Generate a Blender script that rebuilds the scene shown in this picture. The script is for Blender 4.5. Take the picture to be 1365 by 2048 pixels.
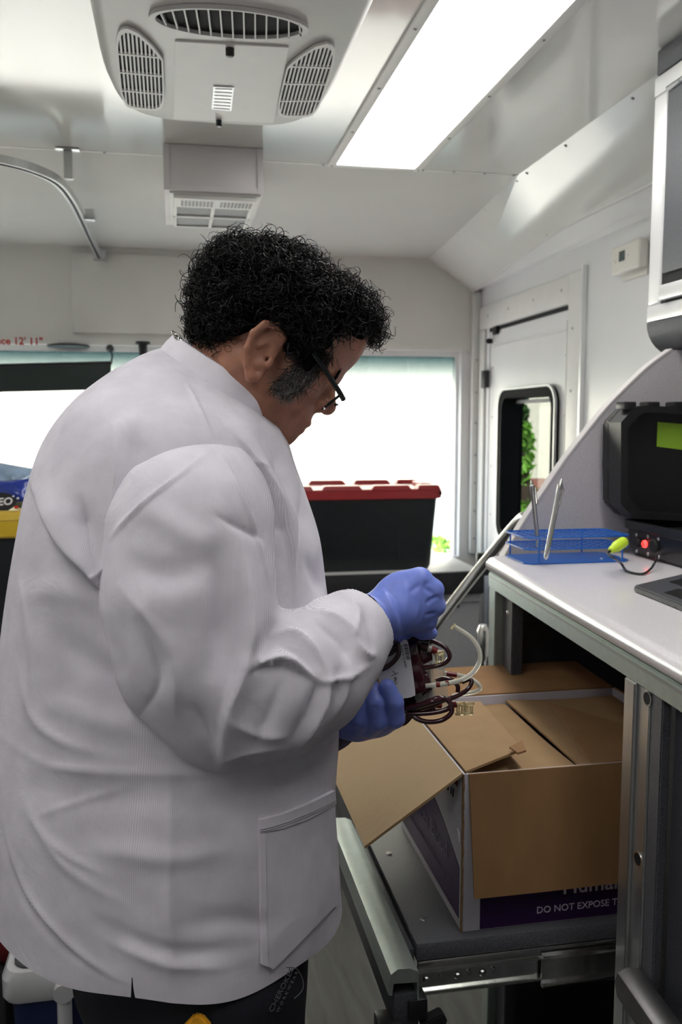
import bpy, bmesh, math, random
import numpy as np
from mathutils import Vector, Matrix
random.seed(7); rng = np.random.default_rng(7)
for o in list(bpy.data.objects): bpy.data.objects.remove(o)
scene = bpy.context.scene
COL = scene.collection
# ------------------------------------------------------------------ camera
F, CX, CY = 1750.0, 682.5, 1024.0
CAM = np.array([0.0, 0.0, 1.42])
_ps, _th = math.atan(332 / F), math.atan(178 / F)
FW = np.array([math.sin(_ps) * math.cos(_th), math.cos(_ps) * math.cos(_th), -math.sin(_th)])
RT = np.array([math.cos(_ps), -math.sin(_ps), 0.0])
UP = np.cross(RT, FW)
cd = bpy.data.cameras.new('camera'); cam = bpy.data.objects.new('camera', cd); COL.objects.link(cam)
cd.sensor_fit = 'VERTICAL'; cd.sensor_height = 22.3; cd.sensor_width = 14.9
cd.lens = F / 2048 * 22.3; cd.clip_start = 0.02; cd.clip_end = 200
cd.dof.use_dof = True; cd.dof.focus_distance = 1.12; cd.dof.aperture_fstop = 5.0
m = Matrix.Identity(4)
for i in range(3):
    m[i][0], m[i][1], m[i][2], m[i][3] = RT[i], UP[i], -FW[i], CAM[i]
cam.matrix_world = m
scene.camera = cam
# ------------------------------------------------------------------ light and exposure
scene.view_settings.view_transform = 'Standard'
scene.view_settings.look = 'None'
scene.view_settings.exposure = 0.0
scene.view_settings.gamma = 1.0
scene.view_settings.use_curve_mapping = False
LAMP_E = 7.5          # radiance of the ceiling light panels
world = bpy.data.worlds.new('sky'); scene.world = world; world.use_nodes = True
wn = world.node_tree.nodes; wl = world.node_tree.links; wn.clear()
sk = wn.new('ShaderNodeTexSky'); sk.sky_type = 'NISHITA'; sk.sun_disc = False
sk.sun_elevation = math.radians(50); sk.sun_rotation = math.radians(200)
bg = wn.new('ShaderNodeBackground'); bg.inputs['Strength'].default_value = 0.95
ow = wn.new('ShaderNodeOutputWorld'); wl.new(sk.outputs[0], bg.inputs[0]); wl.new(bg.outputs[0], ow.inputs[0])
sd = bpy.data.lights.new('sun', 'SUN'); sd.energy = 23.0; sd.angle = math.radians(0.6); sd.color = (1, .96, .9)
sun = bpy.data.objects.new('sun', sd); COL.objects.link(sun)
sun.rotation_euler = Vector((0.35, 0.75, -0.85)).to_track_quat('-Z', 'Y').to_euler(); sun.location = (0, -3, 9)
# ------------------------------------------------------------------ pixel helpers: a sight line meets a known plane or depth
def ray(x, y): return FW + RT * (x - CX) / F - UP * (y - CY) / F
def _on(x, y, ax, c):
    r = ray(x, y); return CAM + r * ((c - CAM[ax]) / r[ax])
def onX(x, y, c): return _on(x, y, 0, c)
def onY(x, y, c): return _on(x, y, 1, c)
def onZ(x, y, c): return _on(x, y, 2, c)
def P(x, y, d): return CAM + ray(x, y) * d
def onplane(x, y, p, n):
    r = ray(x, y); return CAM + r * (((np.asarray(p) - CAM) @ n) / (r @ n))
def proj(V):
    D = np.asarray(V) - CAM; z = D @ FW
    return np.stack([CX + F * (D @ RT) / z, CY - F * (D @ UP) / z], -1), z
# ------------------------------------------------------------------ materials
MATS = {}
def nmat(name):
    m = bpy.data.materials.new(name); m.use_nodes = True
    n = m.node_tree.nodes; l = m.node_tree.links
    b = n['Principled BSDF']; MATS[name] = m
    return m, n, l, b
def mat(name, col, rough=.5, metal=0., spec=.5, noise=0., nscale=40., bump=0., bscale=200., coat=0., alpha=1., trans=0., ior=1.45, sub=0., stretch=None, emit=None, estr=0.):
    m, n, l, b = nmat(name)
    b.inputs['Base Color'].default_value = (*col, 1); b.inputs['Roughness'].default_value = rough
    b.inputs['Metallic'].default_value = metal; b.inputs['Specular IOR Level'].default_value = spec
    b.inputs['Coat Weight'].default_value = coat; b.inputs['Coat Roughness'].default_value = .08
    b.inputs['Alpha'].default_value = alpha; b.inputs['Transmission Weight'].default_value = trans; b.inputs['IOR'].default_value = ior
    if sub: b.inputs['Subsurface Weight'].default_value = sub; b.inputs['Subsurface Radius'].default_value = (.012, .005, .003)
    if emit: b.inputs['Emission Color'].default_value = (*emit, 1); b.inputs['Emission Strength'].default_value = estr
    tc = n.new('ShaderNodeTexCoord'); src = tc.outputs['Object']
    if stretch:
        mp = n.new('ShaderNodeMapping'); mp.inputs['Scale'].default_value = stretch; l.new(src, mp.inputs[0]); src = mp.outputs[0]
    if noise:
        t = n.new('ShaderNodeTexNoise'); t.inputs['Scale'].default_value = nscale; t.inputs['Detail'].default_value = 4; l.new(src, t.inputs['Vector'])
        r = n.new('ShaderNodeValToRGB'); l.new(t.outputs['Fac'], r.inputs[0])
        r.color_ramp.elements[0].position = .3; r.color_ramp.elements[1].position = .7
        r.color_ramp.elements[0].color = (*[c * (1 - noise) for c in col], 1); r.color_ramp.elements[1].color = (*[min(1, c * (1 + noise)) for c in col], 1)
        l.new(r.outputs[0], b.inputs['Base Color'])
    if bump:
        t = n.new('ShaderNodeTexNoise'); t.inputs['Scale'].default_value = bscale; t.inputs['Detail'].default_value = 3; l.new(src, t.inputs['Vector'])
        bp = n.new('ShaderNodeBump'); bp.inputs['Strength'].default_value = bump; bp.inputs['Distance'].default_value = .002
        l.new(t.outputs['Fac'], bp.inputs['Height']); l.new(bp.outputs[0], b.inputs['Normal'])
    return m
mat('ceiling', (.80, .80, .77), .1, coat=.3, noise=.02, nscale=3, bump=.03, bscale=9)
mat('wall', (.82, .82, .82), .22, noise=.015, nscale=4, bump=.02, bscale=12)
mat('header', (.84, .82, .78), .5, noise=.02, nscale=4)
mat('white_plastic', (.80, .79, .76), .42, noise=.02, nscale=15)
mat('ac_plastic', (.72, .71, .68), .4, noise=.02, nscale=15)
mat('cream_plastic', (.80, .77, .70), .4)
mat('box_lilac', (.76, .72, .73), .45, noise=.02, nscale=8)
mat('painted_void', (.012, .012, .013), .8)  # near-black put in for the shade inside openings
mat('grille_grey', (.30, .31, .31), .6, noise=.15, nscale=300)
mat('alu', (.62, .63, .63), .32, .9, noise=.06, nscale=60, stretch=(1, 1, .05), bump=.04, bscale=200)
mat('alu_green', (.44, .50, .475), .36, .75, noise=.05, nscale=60)
mat('alu_white', (.86, .86, .86), .35, .35)
mat('alu_dark', (.22, .215, .22), .38, .9, noise=.08, nscale=60)
mat('chrome', (.74, .73, .71), .16, 1.)
mat('steel', (.60, .60, .60), .25, 1., noise=.08, nscale=90)
mat('zinc', (.70, .71, .68), .2, 1., noise=.1, nscale=60)
mat('screw', (.38, .38, .39), .35, .9)
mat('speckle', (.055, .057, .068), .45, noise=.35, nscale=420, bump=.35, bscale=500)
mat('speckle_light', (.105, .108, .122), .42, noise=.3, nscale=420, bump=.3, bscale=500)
mat('panel_lilac', (.50, .475, .50), .5, noise=.06, nscale=300)
mat('panel_edge', (.62, .59, .59), .4)
mat('counter', (.72, .69, .72), .22, noise=.05, nscale=260, coat=.3)
mat('black_plastic', (.012, .012, .013), .38, noise=.2, nscale=60, bump=.08, bscale=250)
mat('black_satin', (.018, .018, .02), .3)
mat('rubber', (.007, .007, .008), .8, spec=.15)
mat('dash', (.022, .022, .025), .6, noise=.2, nscale=80)
mat('console', (.40, .40, .42), .55, noise=.05, nscale=60)
mat('red_lid', (.42, .035, .04), .35, noise=.06, nscale=20)
mat('yellow_lid', (.70, .47, .03), .38, noise=.08, nscale=14)
mat('tote', (.016, .018, .021), .42, noise=.15, nscale=20)
mat('grey_label', (.42, .42, .42), .5)
mat('blue_rack', (.012, .12, .48), .35)
mat('neon', (.62, .85, .05), .4)
mat('sticker_green', (.36, .62, .05), .6)
mat('card', (.27, .145, .062), .8, noise=.07, nscale=30, bump=.12, bscale=120, stretch=(1, 1, .35))
mat('card_light', (.33, .205, .10), .75, noise=.06, nscale=22, bump=.1, bscale=90)
mat('card_edge', (.20, .115, .055), .9, noise=.3, nscale=240)
mat('box_white', (.50, .48, .53), .55, noise=.04, nscale=25, bump=.06, bscale=60)
mat('purple', (.030, .006, .055), .45, noise=.08, nscale=60)
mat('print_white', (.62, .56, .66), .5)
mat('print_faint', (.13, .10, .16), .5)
mat('print_black', (.015, .015, .018), .6)
mat('print_red', (.55, .02, .02), .6)
mat('paper', (.82, .81, .84), .5)
mat('glove', (.19, .26, .74), .42, noise=.06, nscale=60, bump=.1, bscale=160, sub=.06)
mat('blood', (.045, .007, .013), .12, noise=.25, nscale=40, coat=.6)
mat('blood_tube', (.040, .009, .014), .15, coat=.6)
mat('clear_pvc', (.84, .85, .83), .15, trans=.75, ior=1.12, noise=.03, nscale=60)
mat('clear_tube', (.86, .85, .76), .15, trans=.45, ior=1.3)
mat('clear_amber', (.92, .84, .58), .1, trans=.75, ior=1.25)
mat('blood_bit', (.17, .012, .015), .25)
mat('rubber_band', (.42, .30, .17), .6)
mat('skin', (.36, .165, .105), .45, noise=.16, nscale=55, bump=.12, bscale=420, sub=.12)
mat('hair', (.004, .0036, .004), .32, spec=.32)
mat('hair_base', (.0025, .0022, .0025), .7, spec=.05)
mat('hair_grey', (.16, .14, .13), .45)
mat('navy', (.008, .009, .015), .85, noise=.2, nscale=200)
mat('label_thread', (.10, .10, .115), .7)
mat('glasses', (.006, .009, .010), .25)
mat('silver', (.62, .61, .58), .22, 1., noise=.2, nscale=300)
mat('shoe', (.02, .02, .022), .5)
mat('eye', (.75, .72, .68), .1)
mat('orange', (.75, .36, .02), .5, noise=.2, nscale=120)
mat('blue_bag', (.015, .045, .36), .25, noise=.15, nscale=25, coat=.4)
mat('lightblue_bag', (.30, .42, .58), .15, noise=.3, nscale=18, coat=.6)
mat('cookie', (.34, .17, .06), .8, noise=.3, nscale=90)
mat('cookie_dark', (.05, .035, .03), .8, noise=.3, nscale=90)
mat('cooler_blue', (.008, .018, .075), .45, noise=.1, nscale=30)
mat('cooler_white', (.50, .50, .52), .5, noise=.03, nscale=30)
mat('cooler_top', (.055, .055, .06), .55, noise=.15, nscale=60)
mat('dark_red', (.11, .006, .008), .6)
mat('lcd', (.10, .125, .12), .2)
mat('visor', (.018, .030, .028), .3, alpha=1)
mat('red_glow', (.8, .05, .05), .3, emit=(1, .06, .05), estr=2.2)
mat('concrete', (.52, .50, .47), .85, noise=.1, nscale=3)
mat('stucco', (.80, .74, .62), .9, noise=.05, nscale=6)
mat('stucco_grey', (.42, .43, .45), .9)
mat('brick_red', (.30, .10, .07), .9, noise=.2, nscale=30)
mat('leaf', (.16, .34, .04), .55, noise=.45, nscale=9)
mat('leaf_dark', (.035, .085, .015), .6, noise=.5, nscale=9)
mat('bark', (.07, .045, .03), .9, noise=.3, nscale=30)
mat('outer_skin', (.75, .75, .75), .4)
# light diffuser
m, n, l, b = nmat('diffuser'); b.inputs['Base Color'].default_value = (.9, .9, .9, 1); b.inputs['Emission Color'].default_value = (1, .985, .95, 1); b.inputs['Emission Strength'].default_value = LAMP_E
# corrugated cardboard (inside of the open flap shows its flutes)
m, n, l, b = nmat('corrugated'); b.inputs['Roughness'].default_value = .8
tc = n.new('ShaderNodeTexCoord'); w = n.new('ShaderNodeTexWave'); w.inputs['Scale'].default_value = 66; w.inputs['Distortion'].default_value = .3; w.bands_direction = 'Y'
l.new(tc.outputs['UV'], w.inputs['Vector']); r = n.new('ShaderNodeValToRGB'); r.color_ramp.elements[0].color = (.29, .19, .095, 1); r.color_ramp.elements[1].color = (.41, .29, .155, 1)
l.new(w.outputs['Fac'], r.inputs[0]); l.new(r.outputs[0], b.inputs['Base Color'])
bp = n.new('ShaderNodeBump'); bp.inputs['Strength'].default_value = .5; bp.inputs['Distance'].default_value = .001; l.new(w.outputs['Fac'], bp.inputs['Height']); l.new(bp.outputs[0], b.inputs['Normal'])
# vinyl floor with wood grain
m, n, l, b = nmat('floor'); b.inputs['Roughness'].default_value = .38
tc = n.new('ShaderNodeTexCoord'); mp = n.new('ShaderNodeMapping'); mp.inputs['Scale'].default_value = (9, 1.1, 1); l.new(tc.outputs['Object'], mp.inputs[0])
t = n.new('ShaderNodeTexNoise'); t.inputs['Scale'].default_value = 3.2; t.inputs['Detail'].default_value = 8; t.inputs['Distortion'].default_value = .8; l.new(mp.outputs[0], t.inputs[0])
r = n.new('ShaderNodeValToRGB'); r.color_ramp.elements[0].position = .32; r.color_ramp.elements[1].position = .68
r.color_ramp.elements[0].color = (.042, .041, .038, 1); r.color_ramp.elements[1].color = (.088, .086, .080, 1)
l.new(t.outputs['Fac'], r.inputs[0]); l.new(r.outputs[0], b.inputs['Base Color'])
# window glass: clear but for the darkened door pane, with a weak mirror; the windshield has a blue tint band along its top edge
def glass(name, tint=None):
    m = bpy.data.materials.new(name); m.use_nodes = True; n = m.node_tree.nodes; l = m.node_tree.links; n.clear(); MATS[name] = m
    o = n.new('ShaderNodeOutputMaterial'); tr = n.new('ShaderNodeBsdfTransparent'); g = n.new('ShaderNodeBsdfGlossy'); g.inputs['Roughness'].default_value = .02
    mx = n.new('ShaderNodeMixShader'); mx.inputs[0].default_value = .05
    l.new(tr.outputs[0], mx.inputs[1]); l.new(g.outputs[0], mx.inputs[2]); l.new(mx.outputs[0], o.inputs[0])
    tr.inputs[0].default_value = (.34, .36, .35, 1) if name == 'door_glass' else (.93, .96, .95, 1)  # door tint added to darken the view, in place of shade outside
    if tint:
        tc = n.new('ShaderNodeTexCoord'); sp = n.new('ShaderNodeSeparateXYZ'); l.new(tc.outputs['Object'], sp.inputs[0])
        mr = n.new('ShaderNodeMapRange'); mr.inputs[1].default_value = tint[0]; mr.inputs[2].default_value = tint[1]; l.new(sp.outputs['Z'], mr.inputs[0])
        r = n.new('ShaderNodeValToRGB'); r.color_ramp.elements[0].color = (.95, .97, .95, 1); r.color_ramp.elements[1].color = (.075, .125, .137, 1)
        l.new(mr.outputs[0], r.inputs[0]); l.new(r.outputs[0], tr.inputs[0])
    return m
glass('windshield', (1.50, 1.78)); glass('door_glass')
m = glass('lens'); 
# non-woven fabric: fine grid of pressed dots on UV, slightly see-through
m, n, l, b = nmat('fabric'); b.inputs['Roughness'].default_value = .85; b.inputs['Specular IOR Level'].default_value = .2
tc = n.new('ShaderNodeTexCoord'); sp = n.new('ShaderNodeSeparateXYZ'); l.new(tc.outputs['UV'], sp.inputs[0])
def mth(op, a, bb=None):
    q = n.new('ShaderNodeMath'); q.operation = op
    for i, v in enumerate((a, bb)):
        if v is None: continue
        if hasattr(v, 'is_linked'): l.new(v, q.inputs[i])
        else: q.inputs[i].default_value = v
    return q.outputs[0]
k = 2 * math.pi / .0035
u = mth('MULTIPLY', sp.outputs[0], k); v = mth('MULTIPLY', sp.outputs[1], k * 1.62)
s1 = mth('SINE', mth('ADD', u, v)); s2 = mth('SINE', mth('SUBTRACT', u, v))
dots = mth('MULTIPLY', s1, s2)
dd = n.new('ShaderNodeMapRange'); dd.inputs[1].default_value = .25; dd.inputs[2].default_value = .95; l.new(dots, dd.inputs[0])
tn = n.new('ShaderNodeTexNoise'); tn.inputs['Scale'].default_value = 22; tn.inputs['Detail'].default_value = 6; l.new(tc.outputs['Object'], tn.inputs['Vector'])
r = n.new('ShaderNodeValToRGB'); r.color_ramp.elements[0].position = .3; r.color_ramp.elements[1].position = .72
r.color_ramp.elements[0].color = (.65, .625, .69, 1); r.color_ramp.elements[1].color = (.79, .765, .83, 1); l.new(tn.outputs['Fac'], r.inputs[0])
mx = n.new('ShaderNodeMixRGB'); mx.blend_type = 'MULTIPLY'; l.new(dd.outputs[0], mx.inputs[0]); l.new(r.outputs[0], mx.inputs[1]); mx.inputs[2].default_value = (.60, .59, .62, 1)
l.new(mx.outputs[0], b.inputs['Base Color'])
bp = n.new('ShaderNodeBump'); bp.inputs['Strength'].default_value = .35; bp.inputs['Distance'].default_value = .0006; bp.invert = True
l.new(dd.outputs[0], bp.inputs['Height'])
tw = n.new('ShaderNodeTexNoise'); tw.inputs['Scale'].default_value = 14; tw.inputs['Detail'].default_value = 5; tw.inputs['Distortion'].default_value = 1.2; l.new(tc.outputs['Object'], tw.inputs['Vector'])
bp2 = n.new('ShaderNodeBump'); bp2.inputs['Strength'].default_value = .22; bp2.inputs['Distance'].default_value = .01; l.new(tw.outputs['Fac'], bp2.inputs['Height'])
l.new(bp2.outputs[0], bp.inputs['Normal']); l.new(bp.outputs[0], b.inputs['Normal'])
m = mat('fabric_plain', (.73, .705, .765), .85, spec=.2, noise=.06, nscale=30, bump=.25, bscale=60)
# ------------------------------------------------------------------ building blocks
def tag(o, label=None, cat=None, group=None, kind=None):
    if label: o['label'] = label
    if cat: o['category'] = cat
    if group: o['group'] = group
    if kind: o['kind'] = kind
    return o
def wmat(o):
    m = o.matrix_basis.copy(); p = o.parent
    while p is not None: m = p.matrix_basis @ m; p = p.parent
    return m
def link(name, me, parent=None):
    o = bpy.data.objects.new(name, me); COL.objects.link(o)
    if parent is not None: o.parent = parent
    return o
def empty(name, loc=(0, 0, 0), rz=0., parent=None):
    o = link(name, None, parent); o.location = loc; o.rotation_euler = (0, 0, rz); o.empty_display_size = .05
    return o
def mk(name, V, Fc, mt, parent=None, smooth=False, uv=None, world=True):
    V = np.asarray(V, float)
    if parent is not None and world:
        mi = np.array(wmat(parent).inverted()); V = V @ mi[:3, :3].T + mi[:3, 3]
    me = bpy.data.meshes.new(name); me.from_pydata(V.tolist(), [], [list(map(int, f)) for f in Fc] if not isinstance(Fc, list) else Fc)
    me.materials.append(MATS[mt])
    if smooth: me.polygons.foreach_set('use_smooth', [True] * len(me.polygons))
    if uv is not None:
        ul = me.uv_layers.new(name='UVMap'); li = np.empty(len(me.loops), np.int32); me.loops.foreach_get('vertex_index', li)
        ul.data.foreach_set('uv', np.asarray(uv, np.float32)[li].ravel())
    me.update()
    return link(name, me, parent)
def from_bm(name, bm, mt, parent=None, smooth=False, world=True, fix=True):
    if fix: bmesh.ops.recalc_face_normals(bm, faces=bm.faces)
    if parent is not None and world: bm.transform(wmat(parent).inverted())
    me = bpy.data.meshes.new(name); bm.to_mesh(me); bm.free(); me.materials.append(MATS[mt])
    if smooth: me.polygons.foreach_set('use_smooth', [True] * len(me.polygons))
    return link(name, me, parent)
def autosmooth(o, ang=35):
    me = o.data; me.polygons.foreach_set('use_smooth', [True] * len(me.polygons))
    me.set_sharp_from_angle(angle=math.radians(ang)); return o
def box(name, lo, hi, mt, parent=None, bev=0., seg=2, world=True):
    bm = bmesh.new(); bmesh.ops.create_cube(bm, size=1)
    lo, hi = Vector(lo), Vector(hi)
    for v in bm.verts: v.co = Vector(((lo[i] + hi[i]) / 2 + v.co[i] * (hi[i] - lo[i])) for i in range(3))
    if bev: bmesh.ops.bevel(bm, geom=bm.edges[:], offset=bev, segments=seg, affect='EDGES', profile=.5)
    o = from_bm(name, bm, mt, parent, world=world)
    if bev: autosmooth(o)
    return o
def prism(name, pts, vec, mt, parent=None, bev=0., world=True):
    """a planar polygon pushed along vec"""
    bm = bmesh.new(); vec = Vector(vec)
    a = [bm.verts.new(Vector(p)) for p in pts]; b = [bm.verts.new(Vector(p) + vec) for p in pts]
    bm.faces.new(a); bm.faces.new(b[::-1]); n = len(a)
    for i in range(n): bm.faces.new((a[i], b[i], b[(i + 1) % n], a[(i + 1) % n]))
    if bev: bmesh.ops.bevel(bm, geom=bm.edges[:], offset=bev, segments=2, affect='EDGES')
    o = from_bm(name, bm, mt, parent, world=world)
    if bev: autosmooth(o)
    return o
def ringplate(name, outer, inner, vec, mt, parent=None, world=True):
    """a plate with a hole; outer and inner loops have the same number of points"""
    n = len(outer); vec = np.asarray(vec, float); O = np.asarray(outer, float); I = np.asarray(inner, float)
    V = np.concatenate([O, I, O + vec, I + vec]); Fc = []
    for i in range(n):
        j = (i + 1) % n
        Fc += [[i, j, n + j, n + i], [2 * n + i, 3 * n + i, 3 * n + j, 2 * n + j], [i, 2 * n + i, 2 * n + j, j], [n + i, n + j, 3 * n + j, 3 * n + i]]
    bm = bmesh.new(); vs = [bm.verts.new(v) for v in V]
    for f in Fc: bm.faces.new([vs[k] for k in f])
    return from_bm(name, bm, mt, parent, world=world)
def rrect(c, u, v, hw, hh, r, seg=6):
    """rounded rectangle loop round c in the plane of unit vectors u, v"""
    c, u, v = map(lambda q: np.asarray(q, float), (c, u, v)); out = []
    for sx, sy, a0 in ((1, 1, 0), (-1, 1, 90), (-1, -1, 180), (1, -1, 270)):
        for k in range(seg + 1):
            a = math.radians(a0 + 90 * k / seg)
            out.append(c + u * (sx * (hw - r) + r * math.cos(a)) + v * (sy * (hh - r) + r * math.sin(a)))
    return np.array(out)
def catmull(pts, n=8, closed=False):
    p = np.asarray(pts, float); N = len(p); out = []
    for i in range(N if closed else N - 1):
        if closed: a, b, c, d = p[(i - 1) % N], p[i], p[(i + 1) % N], p[(i + 2) % N]
        else: a, b, c, d = p[max(i - 1, 0)], p[i], p[i + 1], p[min(i + 2, N - 1)]
        for k in range(n):
            t = k / n; out.append(.5 * (2 * b + (c - a) * t + (2 * a - 5 * b + 4 * c - d) * t * t + (3 * b - a - 3 * c + d) * t ** 3))
    if not closed: out.append(p[-1])
    return np.array(out)
def tube_geo(path, rad, n=8, cap=True):
    p = np.asarray(path, float); N = len(p); rad = np.broadcast_to(np.asarray(rad, float), (N,))
    T = np.gradient(p, axis=0); T /= np.linalg.norm(T, axis=1)[:, None] + 1e-12
    ref = np.array([0, 0, 1.]) if abs(T[0][2]) < .9 else np.array([1., 0, 0])
    nrm = np.cross(T[0], ref); nrm /= np.linalg.norm(nrm); V = []
    for i in range(N):
        nrm = nrm - T[i] * (nrm @ T[i]); nrm /= np.linalg.norm(nrm); bn = np.cross(T[i], nrm)
        for k in range(n):
            a = 2 * math.pi * k / n; V.append(p[i] + rad[i] * (nrm * math.cos(a) + bn * math.sin(a)))
    Fc = [[i * n + k, i * n + (k + 1) % n, (i + 1) * n + (k + 1) % n, (i + 1) * n + k] for i in range(N - 1) for k in range(n)]
    if cap: Fc += [list(range(n))[::-1], [(N - 1) * n + k for k in range(n)]]
    return np.array(V), Fc
def tube(name, path, rad, mt, parent=None, n=10, smooth_path=0):
    if smooth_path:
        if np.ndim(rad): rad = np.interp(np.linspace(0, 1, (len(path) - 1) * smooth_path + 1), np.linspace(0, 1, len(path)), rad)
        path = catmull(path, smooth_path)
    V, Fc = tube_geo(path, rad, n); o = mk(name, V, Fc, mt, parent); return autosmooth(o, 50)
def merged(name, parts, mt, parent=None, smooth=True):
    V, Fc, off = [], [], 0
    for v, f in parts:
        V.append(v); Fc += [[i + off for i in q] for q in f]; off += len(v)
    o = mk(name, np.concatenate(V), Fc, mt, parent); return autosmooth(o, 50) if smooth else o
def lathe_geo(prof, c, axis, n=16):
    axis = np.asarray(axis, float); axis /= np.linalg.norm(axis); c = np.asarray(c, float)
    return tube_geo([c + axis * h for h, r in prof], [r for h, r in prof], n)
def lathe(name, prof, c, axis, mt, parent=None, n=16):
    V, Fc = lathe_geo(prof, c, axis, n); return autosmooth(mk(name, V, Fc, mt, parent), 40)
def dome(name, c, axis, r, h, mt, parent=None, n=10):
    return lathe(name, [(0, r), (h * .5, r * .9), (h, r * .45)], c, axis, mt, parent, n)
def text(name, s, size, origin, u, v, mt, parent=None, off=.0004, align='LEFT', shear=0., bold=0.):
    cu = bpy.data.curves.new(name, 'FONT'); cu.body = s; cu.size = size; cu.extrude = .0003; cu.align_x = align; cu.shear = shear; cu.offset = bold
    cu.resolution_u = 3
    ob = bpy.data.objects.new('tmp', cu); COL.objects.link(ob); bpy.context.view_layer.update()
    me = bpy.data.meshes.new_from_object(ob.evaluated_get(bpy.context.evaluated_depsgraph_get()))
    bpy.data.objects.remove(ob)
    V = np.empty(len(me.vertices) * 3); me.vertices.foreach_get('co', V); V = V.reshape(-1, 3)
    u = np.asarray(u, float) / np.linalg.norm(u); v = np.asarray(v, float) / np.linalg.norm(v); w = np.cross(u, v)
    W = np.asarray(origin, float) + V[:, :1] * u + V[:, 1:2] * v + (V[:, 2:] + off) * w
    if parent is not None:
        mi = np.array(wmat(parent).inverted()); W = W @ mi[:3, :3].T + mi[:3, 3]
    me.vertices.foreach_set('co', W.ravel()); me.materials.clear(); me.materials.append(MATS[mt]); me.name = name
    return link(name, me, parent)
# ------------------------------------------------------------------ implicit surfaces (body, gloves, sleeves)
def cap(a, b, ra, rb=None, k=.01): return ('cap', np.asarray(a, float), np.asarray(b, float), ra, ra if rb is None else rb, k)
def ball(c, r, k=.01): return cap(c, c, r, r, k)
def ell(c, r, R=None, k=.01): return ('ell', np.asarray(c, float), np.asarray(r, float), np.eye(3) if R is None else np.asarray(R, float), k)
def cut(p): return ('cut', p)
def chain(pts, rs, k=.01): return [cap(pts[i], pts[i + 1], rs[i], rs[i + 1], k) for i in range(len(pts) - 1)]
def axis(lo, hi, h, fine=None):
    if fine is None: return np.arange(lo, hi + h, h)
    a, b, hf = fine
    return np.concatenate([np.arange(lo, a, h), np.arange(a, b, hf), np.arange(b, hi + h, h)])
def field(prims, xs, ys, zs):
    D = np.full((len(xs), len(ys), len(zs)), .2, np.float32)
    for p in prims:
        neg = p[0] == 'cut'
        if neg: p = p[1]
        k = p[-1]
        if p[0] == 'cap': lo = np.minimum(p[1] - p[3], p[2] - p[4]); hi = np.maximum(p[1] + p[3], p[2] + p[4])
        else: e = np.abs(p[3].T) @ p[2]; lo, hi = p[1] - e, p[1] + e
        mg = max(3 * k, .03); sl = []
        for ax, l_, h_ in zip((xs, ys, zs), lo - mg, hi + mg):
            i0, i1 = np.searchsorted(ax, l_), np.searchsorted(ax, h_); sl.append(slice(max(i0 - 1, 0), min(i1 + 1, len(ax))))
        if any(s.stop <= s.start for s in sl): continue
        X = xs[sl[0]].astype(np.float32)[:, None, None]; Y = ys[sl[1]].astype(np.float32)[None, :, None]; Z = zs[sl[2]].astype(np.float32)[None, None, :]
        if p[0] == 'cap':
            a, b = p[1], p[2]; ab = b - a; q = float(ab @ ab)
            t = 0. if q < 1e-12 else np.clip(((X - a[0]) * ab[0] + (Y - a[1]) * ab[1] + (Z - a[2]) * ab[2]) / q, 0, 1)
            d = np.sqrt((X - a[0] - t * ab[0]) ** 2 + (Y - a[1] - t * ab[1]) ** 2 + (Z - a[2] - t * ab[2]) ** 2) - (p[3] + t * (p[4] - p[3]))
        else:
            c, r, R = p[1], p[2], p[3]; dx, dy, dz = X - c[0], Y - c[1], Z - c[2]
            q = [(R[i, 0] * dx + R[i, 1] * dy + R[i, 2] * dz) / r[i] for i in range(3)]
            k0 = np.sqrt(q[0] ** 2 + q[1] ** 2 + q[2] ** 2) + 1e-6
            k1 = np.sqrt((q[0] / r[0]) ** 2 + (q[1] / r[1]) ** 2 + (q[2] / r[2]) ** 2) + 1e-6
            d = k0 * (k0 - 1) / k1
        S = D[tuple(sl)]
        if neg: h = np.maximum(k - np.abs(S + d), 0) / k; S[...] = np.maximum(S, -d) + h * h * k * .25
        else: h = np.maximum(k - np.abs(S - d), 0) / k; S[...] = np.minimum(S, d) - h * h * k * .25
    return D
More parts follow.
